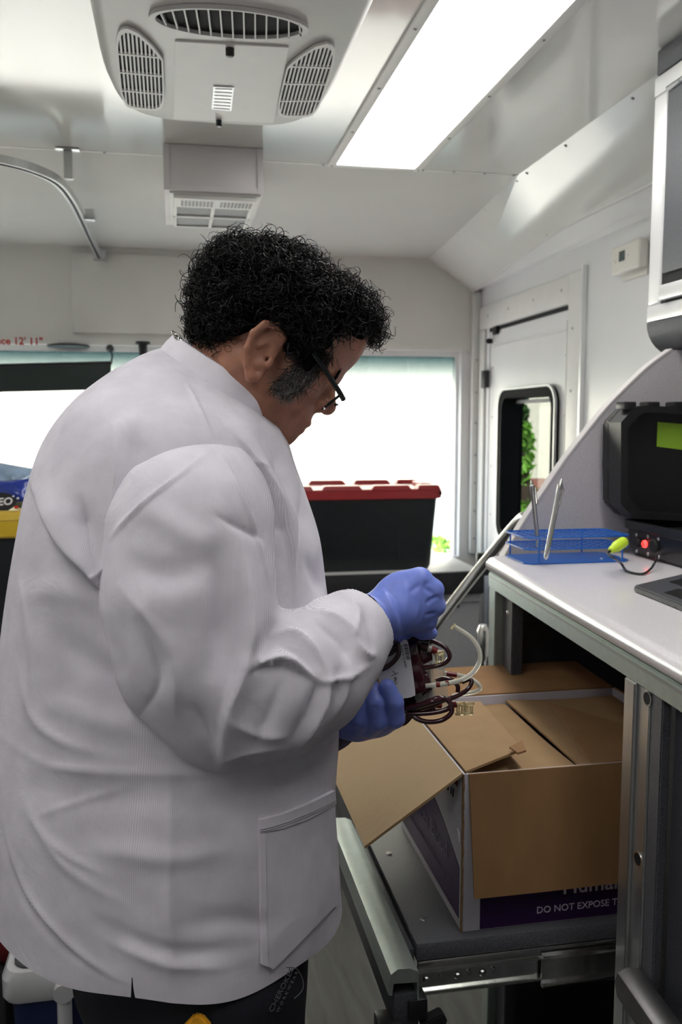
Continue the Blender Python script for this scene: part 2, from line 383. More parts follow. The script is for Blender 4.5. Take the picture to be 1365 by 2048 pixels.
def nets(D, xs, ys, zs):
    I = D < 0; nx, ny, nz = D.shape
    s = np.zeros((nx - 1, ny - 1, nz - 1), np.int8); C = [(a, b, c) for a in (0, 1) for b in (0, 1) for c in (0, 1)]
    for a, b, c in C: s += I[a:nx - 1 + a, b:ny - 1 + b, c:nz - 1 + c]
    act = np.argwhere((s > 0) & (s < 8)); idm = np.full(s.shape, -1, np.int64); idm[tuple(act.T)] = np.arange(len(act))
    i, j, k = act.T
    val = {c: D[i + c[0], j + c[1], k + c[2]] for c in C}
    acc = np.zeros((len(act), 3)); cnt = np.zeros(len(act))
    for c in C:
        for ax in range(3):
            if c[ax]: continue
            e = list(c); e[ax] = 1; e = tuple(e); a, b = val[c], val[e]; w = (a < 0) != (b < 0)
            t = np.where(w, a / np.where(w, a - b, 1), 0); q = []
            for d_, (arr, ii) in enumerate(((xs, i), (ys, j), (zs, k))):
                p0 = arr[ii + c[d_]]; q.append(p0 + t * (arr[ii + 1] - arr[ii]) if d_ == ax else p0)
            acc += np.stack(q, 1) * w[:, None]; cnt += w
    V = acc / cnt[:, None]; Fc = []
    for ax in range(3):
        sl0 = [slice(1, -1)] * 3; sl1 = [slice(1, -1)] * 3; sl0[ax] = slice(0, -1); sl1[ax] = slice(1, None)
        a, b = I[tuple(sl0)], I[tuple(sl1)]; e = np.argwhere(a != b); fl = a[tuple(e.T)]
        o1, o2 = [(1, 2), (2, 0), (0, 1)][ax]; base = e.copy(); base[:, o1] += 1; base[:, o2] += 1
        q = []
        for u_, v_ in ((-1, -1), (0, -1), (0, 0), (-1, 0)):
            g = base.copy(); g[:, o1] += u_; g[:, o2] += v_; q.append(idm[tuple(g.T)])
        q = np.stack(q, 1); q[~fl] = q[~fl][:, ::-1]; Fc.append(q)
    return V, np.concatenate(Fc)
def relax(V, Fc, it=2, w=.5):
    e = np.concatenate([Fc[:, [0, 1]], Fc[:, [1, 2]], Fc[:, [2, 3]], Fc[:, [3, 0]]])
    for _ in range(it):
        A = np.zeros_like(V); n = np.zeros(len(V))
        for a, b in ((0, 1), (1, 0)):
            for c in range(3): A[:, c] += np.bincount(e[:, a], V[e[:, b], c], len(V))
            n += np.bincount(e[:, a], minlength=len(V))
        V = V + w * (A / np.maximum(n, 1)[:, None] - V)
    return V
def vnormals(V, Fc):
    n = np.cross(V[Fc[:, 2]] - V[Fc[:, 0]], V[Fc[:, 3]] - V[Fc[:, 1]]); N = np.zeros_like(V)
    for q in range(4):
        for c in range(3): N[:, c] += np.bincount(Fc[:, q], n[:, c], len(V))
    return N / (np.linalg.norm(N, axis=1)[:, None] + 1e-12)
def solid(prims, lo, hi, h, sm=1, fine=None):
    fx, fy, fz = fine or (None,) * 3
    xs, ys, zs = axis(lo[0], hi[0], h, fx), axis(lo[1], hi[1], h, fy), axis(lo[2], hi[2], h, fz)
    V, Fc = nets(field(prims, xs, ys, zs), xs, ys, zs)
    return relax(V, Fc, sm), Fc
def folds(V, Fc, items):
    """press creases into a cloth surface: each item = sight-line polyline, width px, height m, kind ('g' ridge or valley, 's' lap with a steep right-hand side)"""
    N = vnormals(V, Fc); q, z = proj(V); vw = (CAM - V); vw /= np.linalg.norm(vw, axis=1)[:, None]
    f = np.clip((np.sum(N * vw, 1) - .02) / .35, 0, 1); disp = np.zeros(len(V))
    for pl, w, h, kind in items:
        pl = np.asarray(pl, float); pl = catmull(pl, 6) if len(pl) > 2 else pl
        bd = np.full(len(V), 1e9); sd_ = np.zeros(len(V)); tt = np.zeros(len(V)); L = len(pl) - 1
        for i in range(L):
            a, b = pl[i], pl[i + 1]; ab = b - a; t = np.clip(((q - a) @ ab) / (ab @ ab + 1e-9), 0, 1)
            r_ = q - a - t[:, None] * ab; d = np.hypot(r_[:, 0], r_[:, 1]); mk_ = d < bd
            bd = np.where(mk_, d, bd); sg = np.sign(ab[0] * r_[:, 1] - ab[1] * r_[:, 0]); sd_ = np.where(mk_, sg, sd_); tt = np.where(mk_, (i + t) / L, tt)
        en = np.clip(np.minimum(tt, 1 - tt) / .42, 0, 1); en = en * en * (3 - 2 * en)
        if kind == 'g': g = np.exp(-(bd / w) ** 2)
        elif kind == 'c': g = np.exp(-bd / w)
        else: g = np.where(sd_ > 0, np.exp(-(bd / (w * .22)) ** 2), np.exp(-(bd / (w * 1.6)) ** 2))
        disp += h * g * en
    return V + N * (disp * f)[:, None]
# ================================================================== THE SETTING
XL, XR, YB, YF, ZC = -1.35, 1.60, -2.2, 4.50, 2.27
def st(o): o['kind'] = 'structure'; return o
st(box('floor', (XL, YB, -.05), (XR, YF, 0), 'floor'))
st(box('wall_left', (XL - .05, YB, 0), (XL, YF, ZC), 'wall'))
st(box('wall_rear', (XL, YB - .05, 0), (XR, YB, ZC), 'wall'))
# right wall with the doorway cut out
DY0, DY1, DZ = 3.40, 4.33, 1.895
wr = st(box('wall_right', (XR, YB, 0), (XR + .05, DY0 - .005, ZC), 'wall'))
box('wall_panel', (XR, DY0 - .005, DZ + .004), (XR + .05, YF, ZC), 'wall', wr)
box('wall_panel', (XR, DY1 + .005, 0), (XR + .05, YF, DZ + .004), 'wall', wr)
# ceiling: two glossy panels meeting in a seam, screwed along it
ce = st(box('ceiling', (XL, YB, ZC + .006), (XR, YF, ZC + .06), 'wall'))
SEAM = 2.95
box('ceiling_panel', (XL, YB, ZC), (1.18, SEAM - .002, ZC + .006), 'ceiling', ce)
prism('ceiling_panel', [(XL, SEAM + .002, ZC), (1.18, SEAM + .002, ZC), (1.32, YF, ZC), (XL, YF, ZC)], (0, 0, .006), 'ceiling', ce)
box('seam_strip', (XL, SEAM - .006, ZC - .0012), (1.18, SEAM + .006, ZC + .002), 'white_plastic', ce)
for x in (-.9, -.55, -.2, .5, .84, .95, 1.06, 1.165):
    dome('screw', (x, SEAM, ZC - .0008), (0, 0, -1), .006, .003, 'screw', ce, 8)
# sloped cove along the right side, kinked where the nose begins, with a lip at its foot
cv = st(prism('trim_1', [(1.18, YB, ZC), (1.18, SEAM, ZC), (1.45, 3.23, 2.15), (1.45, YB, 2.13)], (.008, 0, .012), 'ceiling'))
nose = [(1.18, SEAM, ZC), (1.32, YF, ZC), (1.56, YF, 2.105), (1.45, 3.23, 2.15)]
prism('cove_nose_panel', nose, (.008, 0, .012), 'ceiling', cv)
prism('cove_underside', [(1.45, YB, 2.128), (1.45, 3.23, 2.148), (1.56, YF, 2.103), (XR, YF, 2.113), (XR, 3.23, 2.158), (XR, YB, 2.138)], (0, 0, .004), 'wall', cv)
for a, b in (((1.445, YB, 2.128), (1.445, 3.23, 2.148)), ((1.445, 3.23, 2.148), (1.555, YF - .002, 2.103))):
    a, b = np.array(a), np.array(b); V = [a, b, b + [0, 0, .022], a + [0, 0, .022], a + [.012, 0, 0], b + [.012, 0, 0], b + [.012, 0, .022], a + [.012, 0, .022]]
    mk('cove_lip', V, [[0, 1, 2, 3], [4, 7, 6, 5], [0, 4, 5, 1], [1, 5, 6, 2], [2, 6, 7, 3], [3, 7, 4, 0]], 'white_plastic', cv)
nrm = np.cross(np.array([0, 1, 0]), np.array([.27, 0, -.13])); nrm /= np.linalg.norm(nrm); nrm = -nrm if nrm[2] > 0 else nrm
for y in (1.2, 1.7, 2.2, 2.6, 2.9): dome('screw', np.array([1.193, y, 2.2635]), nrm, .0055, .003, 'screw', cv, 8)
for s in (.03, .3, .6, .9):
    p = np.array([1.18, SEAM, ZC]) + s * np.array([.14, 1.55, 0]) + np.array([.012, 0, -.006]); dome('screw', p, nrm, .0055, .003, 'screw', cv, 8)
for y, z in ((3.18, 2.158), (3.3, 2.155)): dome('screw', (1.447, y, z), (-1, 0, -.3), .007, .004, 'screw', cv, 8)
# corner strip where cove and header meet
# front wall (header above the windscreen) and what frames the windscreen
wf = st(box('wall_front', (XL, YF, 1.80), (XR, YF + .12, ZC), 'header'))
box('header_panel', (-.475, YF - .02, 1.856), (.68, YF - .0005, 2.235), 'header', wf, .004)
box('header_strip', (XL, YF - .012, 1.80), (XR - .04, YF - .0005, 1.832), 'header', wf, .002)
box('front_apron', (XL, YF, 0), (XR, YF + .12, .70), 'header', wf)
box('pillar', (1.505, YF, .70), (XR, YF + .12, 1.80), 'wall', wf)
box('pillar', (XL, YF, .70), (XL + .05, YF + .12, 1.80), 'wall', wf)
t1 = st(box('trim_2', (XR - .045, YF - .04, .72), (XR - .002, YF - .001, 2.10), 'white_plastic', None, .003))
for z in (.8, .95, 1.1, 1.25, 1.42, 1.58, 1.75): dome('screw', (XR - .024, YF - .04, z), (0, -1, 0), .006, .003, 'screw', t1, 8)
wd = st(box('window_1', (XL + .05, YF + .075, .70), (1.505, YF + .081, 1.80), 'windshield'))
box('window_frame', (XL + .05, YF + .05, 1.772), (1.505, YF + .1, 1.80), 'alu_white', wd)
box('window_frame', (1.49, YF + .05, .70), (1.505, YF + .1, 1.772), 'alu_white', wd)
text('clearance_sign', "Clearance 12' 11\"", .048, onY(86, 688, YF - .0135) - np.array([0, 0, .004]), (1, 0, 0), (0, 0, 1), 'print_red', wf, align='RIGHT', bold=.001)
# door in the right wall
dr = st(empty('door_1', (XR, (DY0 + DY1) / 2, 0)))
wc = np.array([XR + .004, (3.50 + 4.14) / 2, 1.215]); WH, WV = .32, .355
outer = []
for k, p in enumerate(rrect(wc, (0, 1, 0), (0, 0, 1), WH, WV, .075)):
    d = p - wc; s = 99
    for ax, lo_, hi_ in ((1, DY0, DY1), (2, .02, DZ)):
        if d[ax] > 1e-6: s = min(s, (hi_ - wc[ax]) / d[ax])
        if d[ax] < -1e-6: s = min(s, (lo_ - wc[ax]) / d[ax])
    outer.append(wc + d * s)
outer = np.array(outer)
ringplate('door_leaf', rrect((XR + .004, (DY0 + DY1) / 2, (DZ + .02) / 2), (0, 1, 0), (0, 0, 1), (DY1 - DY0) / 2, (DZ - .02) / 2, .002), rrect(wc, (0, 1, 0), (0, 0, 1), WH, WV, .075), (.035, 0, 0), 'wall', dr)
for yc, zc in ((DY0, .02), (DY0, DZ), (DY1, .02), (DY1, DZ)): pass
# inner raised panel line and screws of the leaf
for y in (3.44, 4.29):
    for z in (.7, .95, 1.2, 1.45, 1.7): dome('screw', (XR + .0035, y, z), (-1, 0, 0), .006, .003, 'screw', dr, 8)
box('leaf_edge', (XR - .004, 3.422, .05), (XR + .0035, 3.426, 1.84), 'white_plastic', dr)
box('leaf_edge', (XR - .004, 3.422, 1.80), (XR + .0035, 4.30, 1.806), 'white_plastic', dr)
fr = ringplate('window_frame', rrect(wc - [.022, 0, 0], (0, 1, 0), (0, 0, 1), WH + .012, WV + .012, .085), rrect(wc - [.022, 0, 0], (0, 1, 0), (0, 0, 1), WH - .03, WV - .03, .055), (.115, 0, 0), 'rubber', dr)
ringplate('window_trim', rrect(wc - [.026, 0, 0], (0, 1, 0), (0, 0, 1), WH + .016, WV + .016, .087), rrect(wc - [.026, 0, 0], (0, 1, 0), (0, 0, 1), WH + .008, WV + .008, .082), (.012, 0, 0), 'screw', dr)
box('window_bar', wc + [.05, -WH + .03, WV - .055], wc + [.07, WH - .03, WV - .04], 'grille_grey', dr)
prism('pane', rrect(wc + [.078, 0, 0], (0, 1, 0), (0, 0, 1), WH - .029, WV - .029, .054), (.004, 0, 0), 'door_glass', dr)
box('hinge', (XR - .03, 4.325, 1.60), (XR - .001, 4.375, 1.69), 'black_plastic', dr, .004)
box('latch', (XR - .02, 4.20, 1.86), (XR - .001, 4.25, 1.90), 'black_plastic', dr, .004)
lathe('latch_knob', [(0, .012), (.02, .014), (.03, .008)], (XR - .001, 4.30, 1.835), (-1, 0, 0), 'black_plastic', dr, 10)
tr = st(empty('trim_3', (XR, 3.85, 0)))
box('casing', (XR - .014, DY0 - .13, .02), (XR - .001, DY0 - .006, 2.02), 'white_plastic', tr, .003)
box('casing', (XR - .014, DY0 - .006, DZ + .008), (XR - .001, YF - .042, 2.02), 'white_plastic', tr, .003)
box('casing_edge', (XR - .020, DY0 - .145, .02), (XR - .001, DY0 - .131, 2.035), 'alu_white', tr)
box('casing', (XR - .014, DY1 + .05, .02), (XR - .001, YF - .046, DZ + .004), 'white_plastic', tr, .003)
for y in (3.46, 3.75, 4.05, 4.33): dome('screw', (XR - .014, y, 1.965), (-1, 0, 0), .007, .003, 'screw', tr, 8)
for z in (1.1, 1.31, 1.55, 1.80): dome('screw', (XR - .014, DY0 - .05, z), (-1, 0, 0), .007, .003, 'screw', tr, 8)
box('header_gap', (XR - .003, DY0 + .02, DZ - .012), (XR + .003, DY1, DZ + .006), 'painted_void', tr)
# ------------------------------------------------------------------ what stands outside
gd = box('pavement', (-30, -12, -.75), (30, 40, -.70), 'concrete'); st(gd)
b = empty('building', (0, 12, -.7)); tag(b, 'sunlit cream stucco building outside the windscreen', 'building')
box('facade', (-14, 12, -.7), (16, 13, 7.5), 'stucco', b)
box('plinth', (-14, 11.9, -.7), (16, 12, .35), 'stucco_grey', b)
for x in (-8.5, 9.5):
    w_ = box('window', (x, 11.93, 1.6), (x + 1.4, 12.0, 3.4), 'alu_white', b); box('pane', (x + .12, 11.92, 1.72), (x + 1.28, 11.93, 3.28), 'lcd', w_)
lathe('column', [(0, .42), (.1, .34), (4.4, .32), (4.5, .42)], (5.9, 10.9, -.7), (0, 0, 1), 'stucco', b, 20)
pl = lathe('planter', [(0, .42), (.35, .52), (.52, .58), (.55, .5)], onY(1112, 962, 9.0) - np.array([0, 0, .55]), (0, 0, 1), 'brick_red', None, 20)
pl.data.transform(Matrix.Identity(4)); tag(pl, 'brick-red round planter seen through the door window', 'planter')
bx_ = box('ledge', (3.0, 8.7, -.7), (5.6, 9.5, pl.data.vertices[0].co.z), 'stucco_grey'); tag(bx_, 'low grey garden wall under the brick-red planter', 'wall')
def leaves(c, r, n, size, seed):
    g = np.random.default_rng(seed); V, Fc = [], []
    for i in range(n):
        d = g.normal(size=3); d /= np.linalg.norm(d); p = np.asarray(c) + d * np.asarray(r) * g.uniform(.55, 1.) ** .6
        a = g.normal(size=3); a /= np.linalg.norm(a); b_ = np.cross(a, g.normal(size=3)); b_ /= np.linalg.norm(b_); s = size * g.uniform(.6, 1.3); o = len(V)
        nn = np.cross(a, b_) * s * .15
        V += [p - a * s, p + b_ * s * .45 + nn, p + a * s, p - b_ * s * .45 + nn]; Fc += [[o, o + 1, o + 2], [o, o + 2, o + 3]]
    return np.array(V), Fc
def shrub(name, px, py, Y, r, n, size, mt, label, seed, trunk=None):
    c = onY(px, py, Y); e = empty(name, (c[0], c[1], -.7)); V, Fc = leaves(c, r, n, size, seed)
    f = mk('foliage', V, Fc, mt, e); tube('trunk', [(c[0], c[1], -.7), (c[0] + .05, c[1], (c[2] - .7) / 2), c], [.07, .06, .03], 'bark', e, 8)
    return tag(e, label, 'tree' if 'tree' in name else 'shrub')
shrub('small_tree', 1036, 850, 8.0, (.07, .2, .8), 500, .06, 'leaf_dark', 'dark leafy tree at the left of the door window', 3)
shrub('small_tree', 1050, 905, 6.6, (.05, .1, .25), 160, .05, 'leaf', 'light green tree branches in the door window beside the dark tree', 4)
shrub('shrub', 1062, 1040, 6.2, (.26, .2, .13), 420, .05, 'leaf', 'bright green bush low in the door window', 5)
shrub('shrub', 1048, 985, 7.2, (.10, .15, .08), 160, .045, 'leaf', 'small bright green bush under the dark tree outside the door', 6)
shrub('shrub', 880, 1105, 8.4, (.6, .4, .14), 400, .07, 'leaf', 'sunlit green bush outside the windscreen beside the red-lidded tote', 8)
# ------------------------------------------------------------------ ceiling fittings
def lamp(x0, x1, y0, y1, label):
    e = empty('ceiling_light', ((x0 + x1) / 2, (y0 + y1) / 2, ZC)); tag(e, label, 'light', 'ceiling light panels')
    w = .026
    for lo, hi in (((x0 - w, y0 - w), (x0, y1 + w)), ((x1, y0 - w), (x1 + w, y1 + w)), ((x0, y1), (x1, y1 + w)), ((x0, y0 - w), (x1, y0))):
        box('frame', (*lo, ZC - .010), (*hi, ZC - .0013), 'white_plastic', e, .002)
    box('diffuser', (x0, y0, ZC - .007), (x1, y1, ZC - .0015), 'diffuser', e)
    y = y1 + .012
    while y > y0:
        for x in (x0 - w * .55, x1 + w * .55): dome('screw', (x, y, ZC - .0095), (0, 0, -1), .0055, .003, 'screw', e, 8)
        y -= .34
    return e
lamp(.538, .803, .15, 2.915, 'long bright ceiling light panel above the counter side')
lamp(-.62, -.355, -.35, 1.45, 'unseen ceiling light panel over the aisle, added to light the man')  # out of view; placed and sized to brighten his back and sleeve
# air conditioner
ac = empty('air_conditioner', (.13, 1.85, ZC)); tag(ac, 'white ceiling air conditioner with oval outlet and two slatted vents', 'air conditioner')
def plan(cx, cy, hx, hy0, hy1, r, z):  # rounded plan outline, far end rounder
    out = []
    for k in range(64):
        a = 2 * math.pi * k / 64; c, s = math.cos(a), math.sin(a); n_ = 4.2
        out.append((cx + hx * math.copysign(abs(c) ** (2 / n_), c), cy + (hy1 if s > 0 else hy0) * math.copysign(abs(s) ** (2 / n_), s), z))
    return out
acx, acy = .122, 1.85
rings = [plan(acx, acy, .258, .60, .545, 0, ZC - .0012), plan(acx, acy, .266, .60, .550, 0, ZC - .02), plan(acx, acy, .264, .59, .545, 0, ZC - .05), plan(acx, acy, .252, .56, .522, 0, ZC - .078), plan(acx, acy, .236, .52, .49, 0, ZC - .088)]
V = np.array(sum(rings, [])); n_ = 64
Fc = [[i * n_ + k, i * n_ + (k + 1) % n_, (i + 1) * n_ + (k + 1) % n_, (i + 1) * n_ + k] for i in range(4) for k in range(n_)] + [list(range(4 * n_, 5 * n_))]
autosmooth(mk('body', V, [f[::-1] for f in Fc], 'ac_plastic', ac), 50)
ZB = ZC - .0885
def zp(px, py): return onZ(px, py, ZB)
# central panel, slightly proud
cp = [zp(*p) for p in ((350, 80), (578, 92), (548, 244), (347, 236))]
prism('centre_panel', [p + [0, 0, -.003] for p in cp], (0, 0, .004), 'white_plastic', ac, .001)
lp = [zp(*p) for p in ((427, 168), (469, 170), (463, 217), (423, 214))]
prism('lens_panel', [p + [0, 0, -.006] for p in lp], (0, 0, .003), 'alu_white', ac, .001)
for i in range(7):
    t = (i + .5) / 7; a = lp[0] * (1 - t) + lp[3] * t; b_ = lp[1] * (1 - t) + lp[2] * t
    mk('lens_rib', *tube_geo([a + [.004, 0, -.006], b_ + [-.004, 0, -.006]], .0018, 6), 'alu_white', ac)
for px, py, r_ in ((460, 94, .009), (438, 238, .0075)):
    lathe('knob', [(0, r_), (.014, r_), (.016, r_ * .7)], zp(px, py) + [0, 0, -.003], (0, 0, -1), 'black_satin', ac, 14)
# oval outlet
oc = zp(460, 40); u_ = zp(614, 44) - zp(308, 30); ohx = np.linalg.norm(u_) / 2; ohy = np.linalg.norm(zp(460, 68) - zp(463, 12)) / 2
th_ = np.linspace(0, 2 * math.pi, 49)[:-1]
def oval(k, z): return np.stack([oc[0] + ohx * k * np.cos(th_), oc[1] + ohy * k * np.sin(th_), np.full(48, oc[2] + z)], 1)
prism('outlet_shade', oval(1, -.0015), (0, 0, .001), 'painted_void', ac)  # dark disc laid on the closed body in place of a shaded hole
ringplate('outlet_rim', oval(1.05, -.009), oval(.97, -.009), (0, 0, .0085), 'ac_plastic', ac)
for i in range(13):
    x = -.9 + 1.8 * i / 12; hy_ = ohy * math.sqrt(max(0, 1 - x * x)) * .96; q = oc + [ohx * x, 0, -.002]
    mk('vane', *((lambda a: (np.array([a + [-.0015, -hy_, 0], a + [.0015, -hy_, 0], a + [.0015 + .01, hy_, 0], a + [-.0015 + .01, hy_, 0], a + [-.0015, -hy_, -.007], a + [.0015, -hy_, -.007], a + [.0115, hy_, -.007], a + [.0085, hy_, -.007]]), [[0, 1, 2, 3], [4, 7, 6, 5], [0, 4, 5, 1], [1, 5, 6, 2], [2, 6, 7, 3], [3, 7, 4, 0]]))(q)), 'ac_plastic', ac)
# side vents
def vent(quad, rec):
    q = [zp(*p) + [0, 0, -.001] for p in quad]   # near-left, near-right, far-right, far-left
    v = empty('vent', sum(q) / 4, parent=ac); v.location = Vector(sum(q) / 4) - ac.location
    S = lambda s, t: (q[0] * (1 - s) + q[1] * s) * (1 - t) + (q[3] * (1 - s) + q[2] * s) * t
    rim = []
    for k in range(40):
        a = 2 * math.pi * k / 40; c, s_ = math.cos(a), math.sin(a); n2 = 4.5
        rim.append((.5 + .5 * math.copysign(abs(c) ** (2 / n2), c), .5 + .5 * math.copysign(abs(s_) ** (2 / n2), s_)))
    def slant(s, t):  # the inner near corner is cut off by a curve
        lim = rec(s); return t if t > lim else lim
    loop = np.array([S(s, slant(s, t)) for s, t in rim]); cen = loop.mean(0)
    prism('vent_shade', loop + [0, 0, -.0006], (0, 0, .0005), 'painted_void', v)  # dark sheet behind the slats stands in for the shaded opening
    ringplate('vent_frame', cen + (loop - cen) * 1.05 + [0, 0, -.006], cen + (loop - cen) * .97 + [0, 0, -.006], (0, 0, .0058), 'white_plastic', v)
    for i in range(1, 11):
        s = i / 11; t0 = max(.02, rec(s) + .01); a, b_ = S(s, t0), S(s, .985)
        d_ = np.array([.0019, 0, 0]); V = np.array([a - d_, a + d_, b_ + d_, b_ - d_]); V = np.concatenate([V + [0, 0, -.0055], V + [0, 0, -.001]])
        mk('slat', V, [[0, 3, 2, 1], [4, 5, 6, 7], [0, 1, 5, 4], [1, 2, 6, 5], [2, 3, 7, 6], [3, 0, 4, 7]], 'white_plastic', v)
    for t in (.27, .5, .75):
        s1 = 1. if rec(1.) < t else .8
        a, b_ = S(.02, t), S(.98 if rec(.98) < t else .9, t); d_ = np.array([0, .0035, 0]); V = np.array([a - d_, b_ - d_, b_ + d_, a + d_]); V = np.concatenate([V + [0, 0, -.0062], V + [0, 0, -.001]])
        mk('crossbar', V, [[0, 3, 2, 1], [4, 5, 6, 7], [0, 1, 5, 4], [1, 2, 6, 5], [2, 3, 7, 6], [3, 0, 4, 7]], 'white_plastic', v)
vent(((230, 52), (322, 60), (328, 216), (246, 208)), lambda s: max(0, .30 * ((s - .3) / .7) ** 1.6) if s > .3 else 0)
vent(((588, 80), (677, 86), (632, 226), (552, 228)), lambda s: max(0, .30 * ((.7 - s) / .7) ** 1.6) if s < .7 else 0)
# boxed ceiling vent
cvn = empty('ceiling_vent', (.16, 2.9, ZC)); tag(cvn, 'lilac-grey box vent with four-pane grille hanging from the ceiling', 'vent')
a, b_ = onZ(326, 290, ZC), onZ(527, 292, ZC); Y0 = float((a[1] + b_[1]) / 2); x0 = onY(327, 335, Y0)[0]; x1 = onY(527, 338, Y0)[0]; zb = onY(425, 384, Y0)[2]
box('housing', (x0, Y0, zb), (x1, Y0 + .49, ZC - .0012), 'box_lilac', cvn, .003)
for lo, hi in (((x0 + .001, Y0 - .004, zb), (x0 + .018, Y0, ZC - .002)), ((x1 - .018, Y0 - .004, zb), (x1 - .001, Y0, ZC - .002)), ((x0 + .0185, Y0 - .004, zb), (x1 - .0185, Y0, zb + .016))):
    box('corner_strip', lo, hi, 'box_lilac', cvn)
gx0, gx1 = x0 + .028, x1 - .02; gy0, gy1 = Y0 + .02, Y0 + .45; zg = zb - .014
box('grille_base', (gx0 - .012, gy0 - .008, zb - .006), (gx1 + .012, gy1 + .012, zb), 'white_plastic', cvn, .002)
xs_ = [gx0, gx0 + .012, (gx0 + gx1) / 2 - .006, (gx0 + gx1) / 2 + .006, gx1 - .012, gx1]; ys_ = [gy0, gy0 + .12, gy0 + .135, gy0 + .262, gy0 + .278, gy1 - .012, gy1]
box('grille_head', (gx0, gy0, zg - .004), (gx1, gy0 + .12, zb - .006), 'white_plastic', cvn, .004)
for i in (0, 2, 4): box('grille_bar', (xs_[i], gy0 + .11, zg), (xs_[i + 1], gy1, zb - .006), 'white_plastic', cvn, .001)
for i in (3, 5): box('grille_bar', (gx0, ys_[i], zg), (gx1, ys_[i + 1], zb - .006), 'white_plastic', cvn, .001)
for xa, xb in ((xs_[1], xs_[2]), (xs_[3], xs_[4])):
    for ya, yb in ((gy0 + .12, ys_[3]), (ys_[4], ys_[5])): box('filter_pane', (xa, ya, zb - .0075), (xb, yb, zb - .006), 'grille_grey', cvn)
    for r_ in range(4):
        for c_ in range(9): box('slot', (xa + .012 + c_ * .0115, gy0 + .03 + r_ * .018, zg - .0048), (xa + .020 + c_ * .0115, gy0 + .04 + r_ * .018, zg - .0042), 'grille_grey', cvn)
# curtain rail
rl = empty('curtain_rail', tuple(onZ(135, 300, ZC))); tag(rl, 'curved aluminium curtain rail hung from the ceiling on the left', 'curtain rail')
_r0 = onZ(-150, 300, 2.185)
path = [np.array([XL + .004, _r0[1] + .03, 2.185]), np.array([XL * .6 + _r0[0] * .4, _r0[1] + .01, 2.185]), _r0, onZ(-60, 303, 2.185), onZ(0, 311, 2.185), onZ(62, 328, 2.185), onZ(112, 352, 2.185), onZ(142, 388, 2.186), onZ(165, 434, 2.19), onZ(180, 468, 2.205), onY(198, 506, 4.44)]
pp = catmull(path, 6)
def ribbon(name, pp, w, h, mt, par, dz=0.):
    T = np.gradient(pp, axis=0); S = np.cross(T, [0, 0, 1]); S /= np.linalg.norm(S, axis=1)[:, None]; V = []
    for p, s in zip(pp, S): V += [p - s * w + [0, 0, dz], p + s * w + [0, 0, dz], p + s * w + [0, 0, dz - h], p - s * w + [0, 0, dz - h]]
    Fc = [[i * 4 + k, i * 4 + (k + 1) % 4, (i + 1) * 4 + (k + 1) % 4, (i + 1) * 4 + k] for i in range(len(pp) - 1) for k in range(4)] + [[0, 3, 2, 1], [len(V) - 4, len(V) - 3, len(V) - 2, len(V) - 1]]
    return mk(name, np.array(V), Fc, mt, par)
ribbon('track', pp, .013, .024, 'alu', rl); ribbon('track_slot', pp, .004, .002, 'painted_void', rl, -.0242)
p = onZ(135, 298, ZC); q = onY(137, 352, p[1])
box('bracket_arm', (p[0] - .012, p[1] - .006, q[2] - .01), (p[0] + .014, p[1] + .006, ZC - .004), 'alu', rl)
box('bracket_foot', (p[0] - .035, p[1] - .02, ZC - .006), (p[0] + .037, p[1] + .02, ZC - .0012), 'alu', rl, .001)
q = onZ(180, 431, 2.19); box('clip', (q[0] - .018, q[1] - .02, q[2] - .02), (q[0] + .018, q[1] + .02, q[2] + .02), 'alu', rl, .003)
q = pp[-1]; box('end_plate', (q[0] - .03, q[1] + .005, q[2] - .03), (q[0] + .03, YF - .001, q[2] + .02), 'alu', rl, .002)
# visor, speaker disc and knobs by the windscreen head
vs = empty('sun_visor', tuple(onY(110, 730, 4.40))); tag(vs, 'dark green tinted sun visor hanging at the windscreen top', 'sun visor')
c = [onY(*p, 4.40) for p in ((-60, 734), (222, 727), (222, 779), (-60, 786))]
prism('visor_panel', c, (0, .006, 0), 'visor', vs, .001)
tube('visor_bar', [c[0] + [0, 0, .004], c[1] + [0, 0, .004]], .008, 'black_satin', vs, 8)
tube('visor_arm', [onY(222, 729, 4.40), onY(225, 712, 4.44), onY(220, 698, YF - .012)], .004, 'black_satin', vs, 8)
lathe('arm_pivot', [(0, .02), (.02, .016), (.03, .008)], onY(220, 697, YF - .001), (0, -1, 0), 'black_satin', vs, 10)
q = onY(137, 694, 4.46); sp_ = lathe('speaker', [(0, .045), (.01, .10), (.018, .10), (.022, .07)], (q[0], q[1], q[2] + .018), (0, 0, -1), 'black_satin', None, 24); tag(sp_, 'flat black round speaker under the header left of the visor arm', 'speaker')
q = onY(286, 690, 4.46); kb = lathe('mirror_mount', [(0, .035), (.01, .035), (.014, .022), (.06, .02), (.075, .012)], (q[0], q[1], q[2] + .016), (0, 0, -1), 'black_satin', None, 16); tag(kb, 'black knob-shaped mirror mount above the man\'s collar', 'mount')
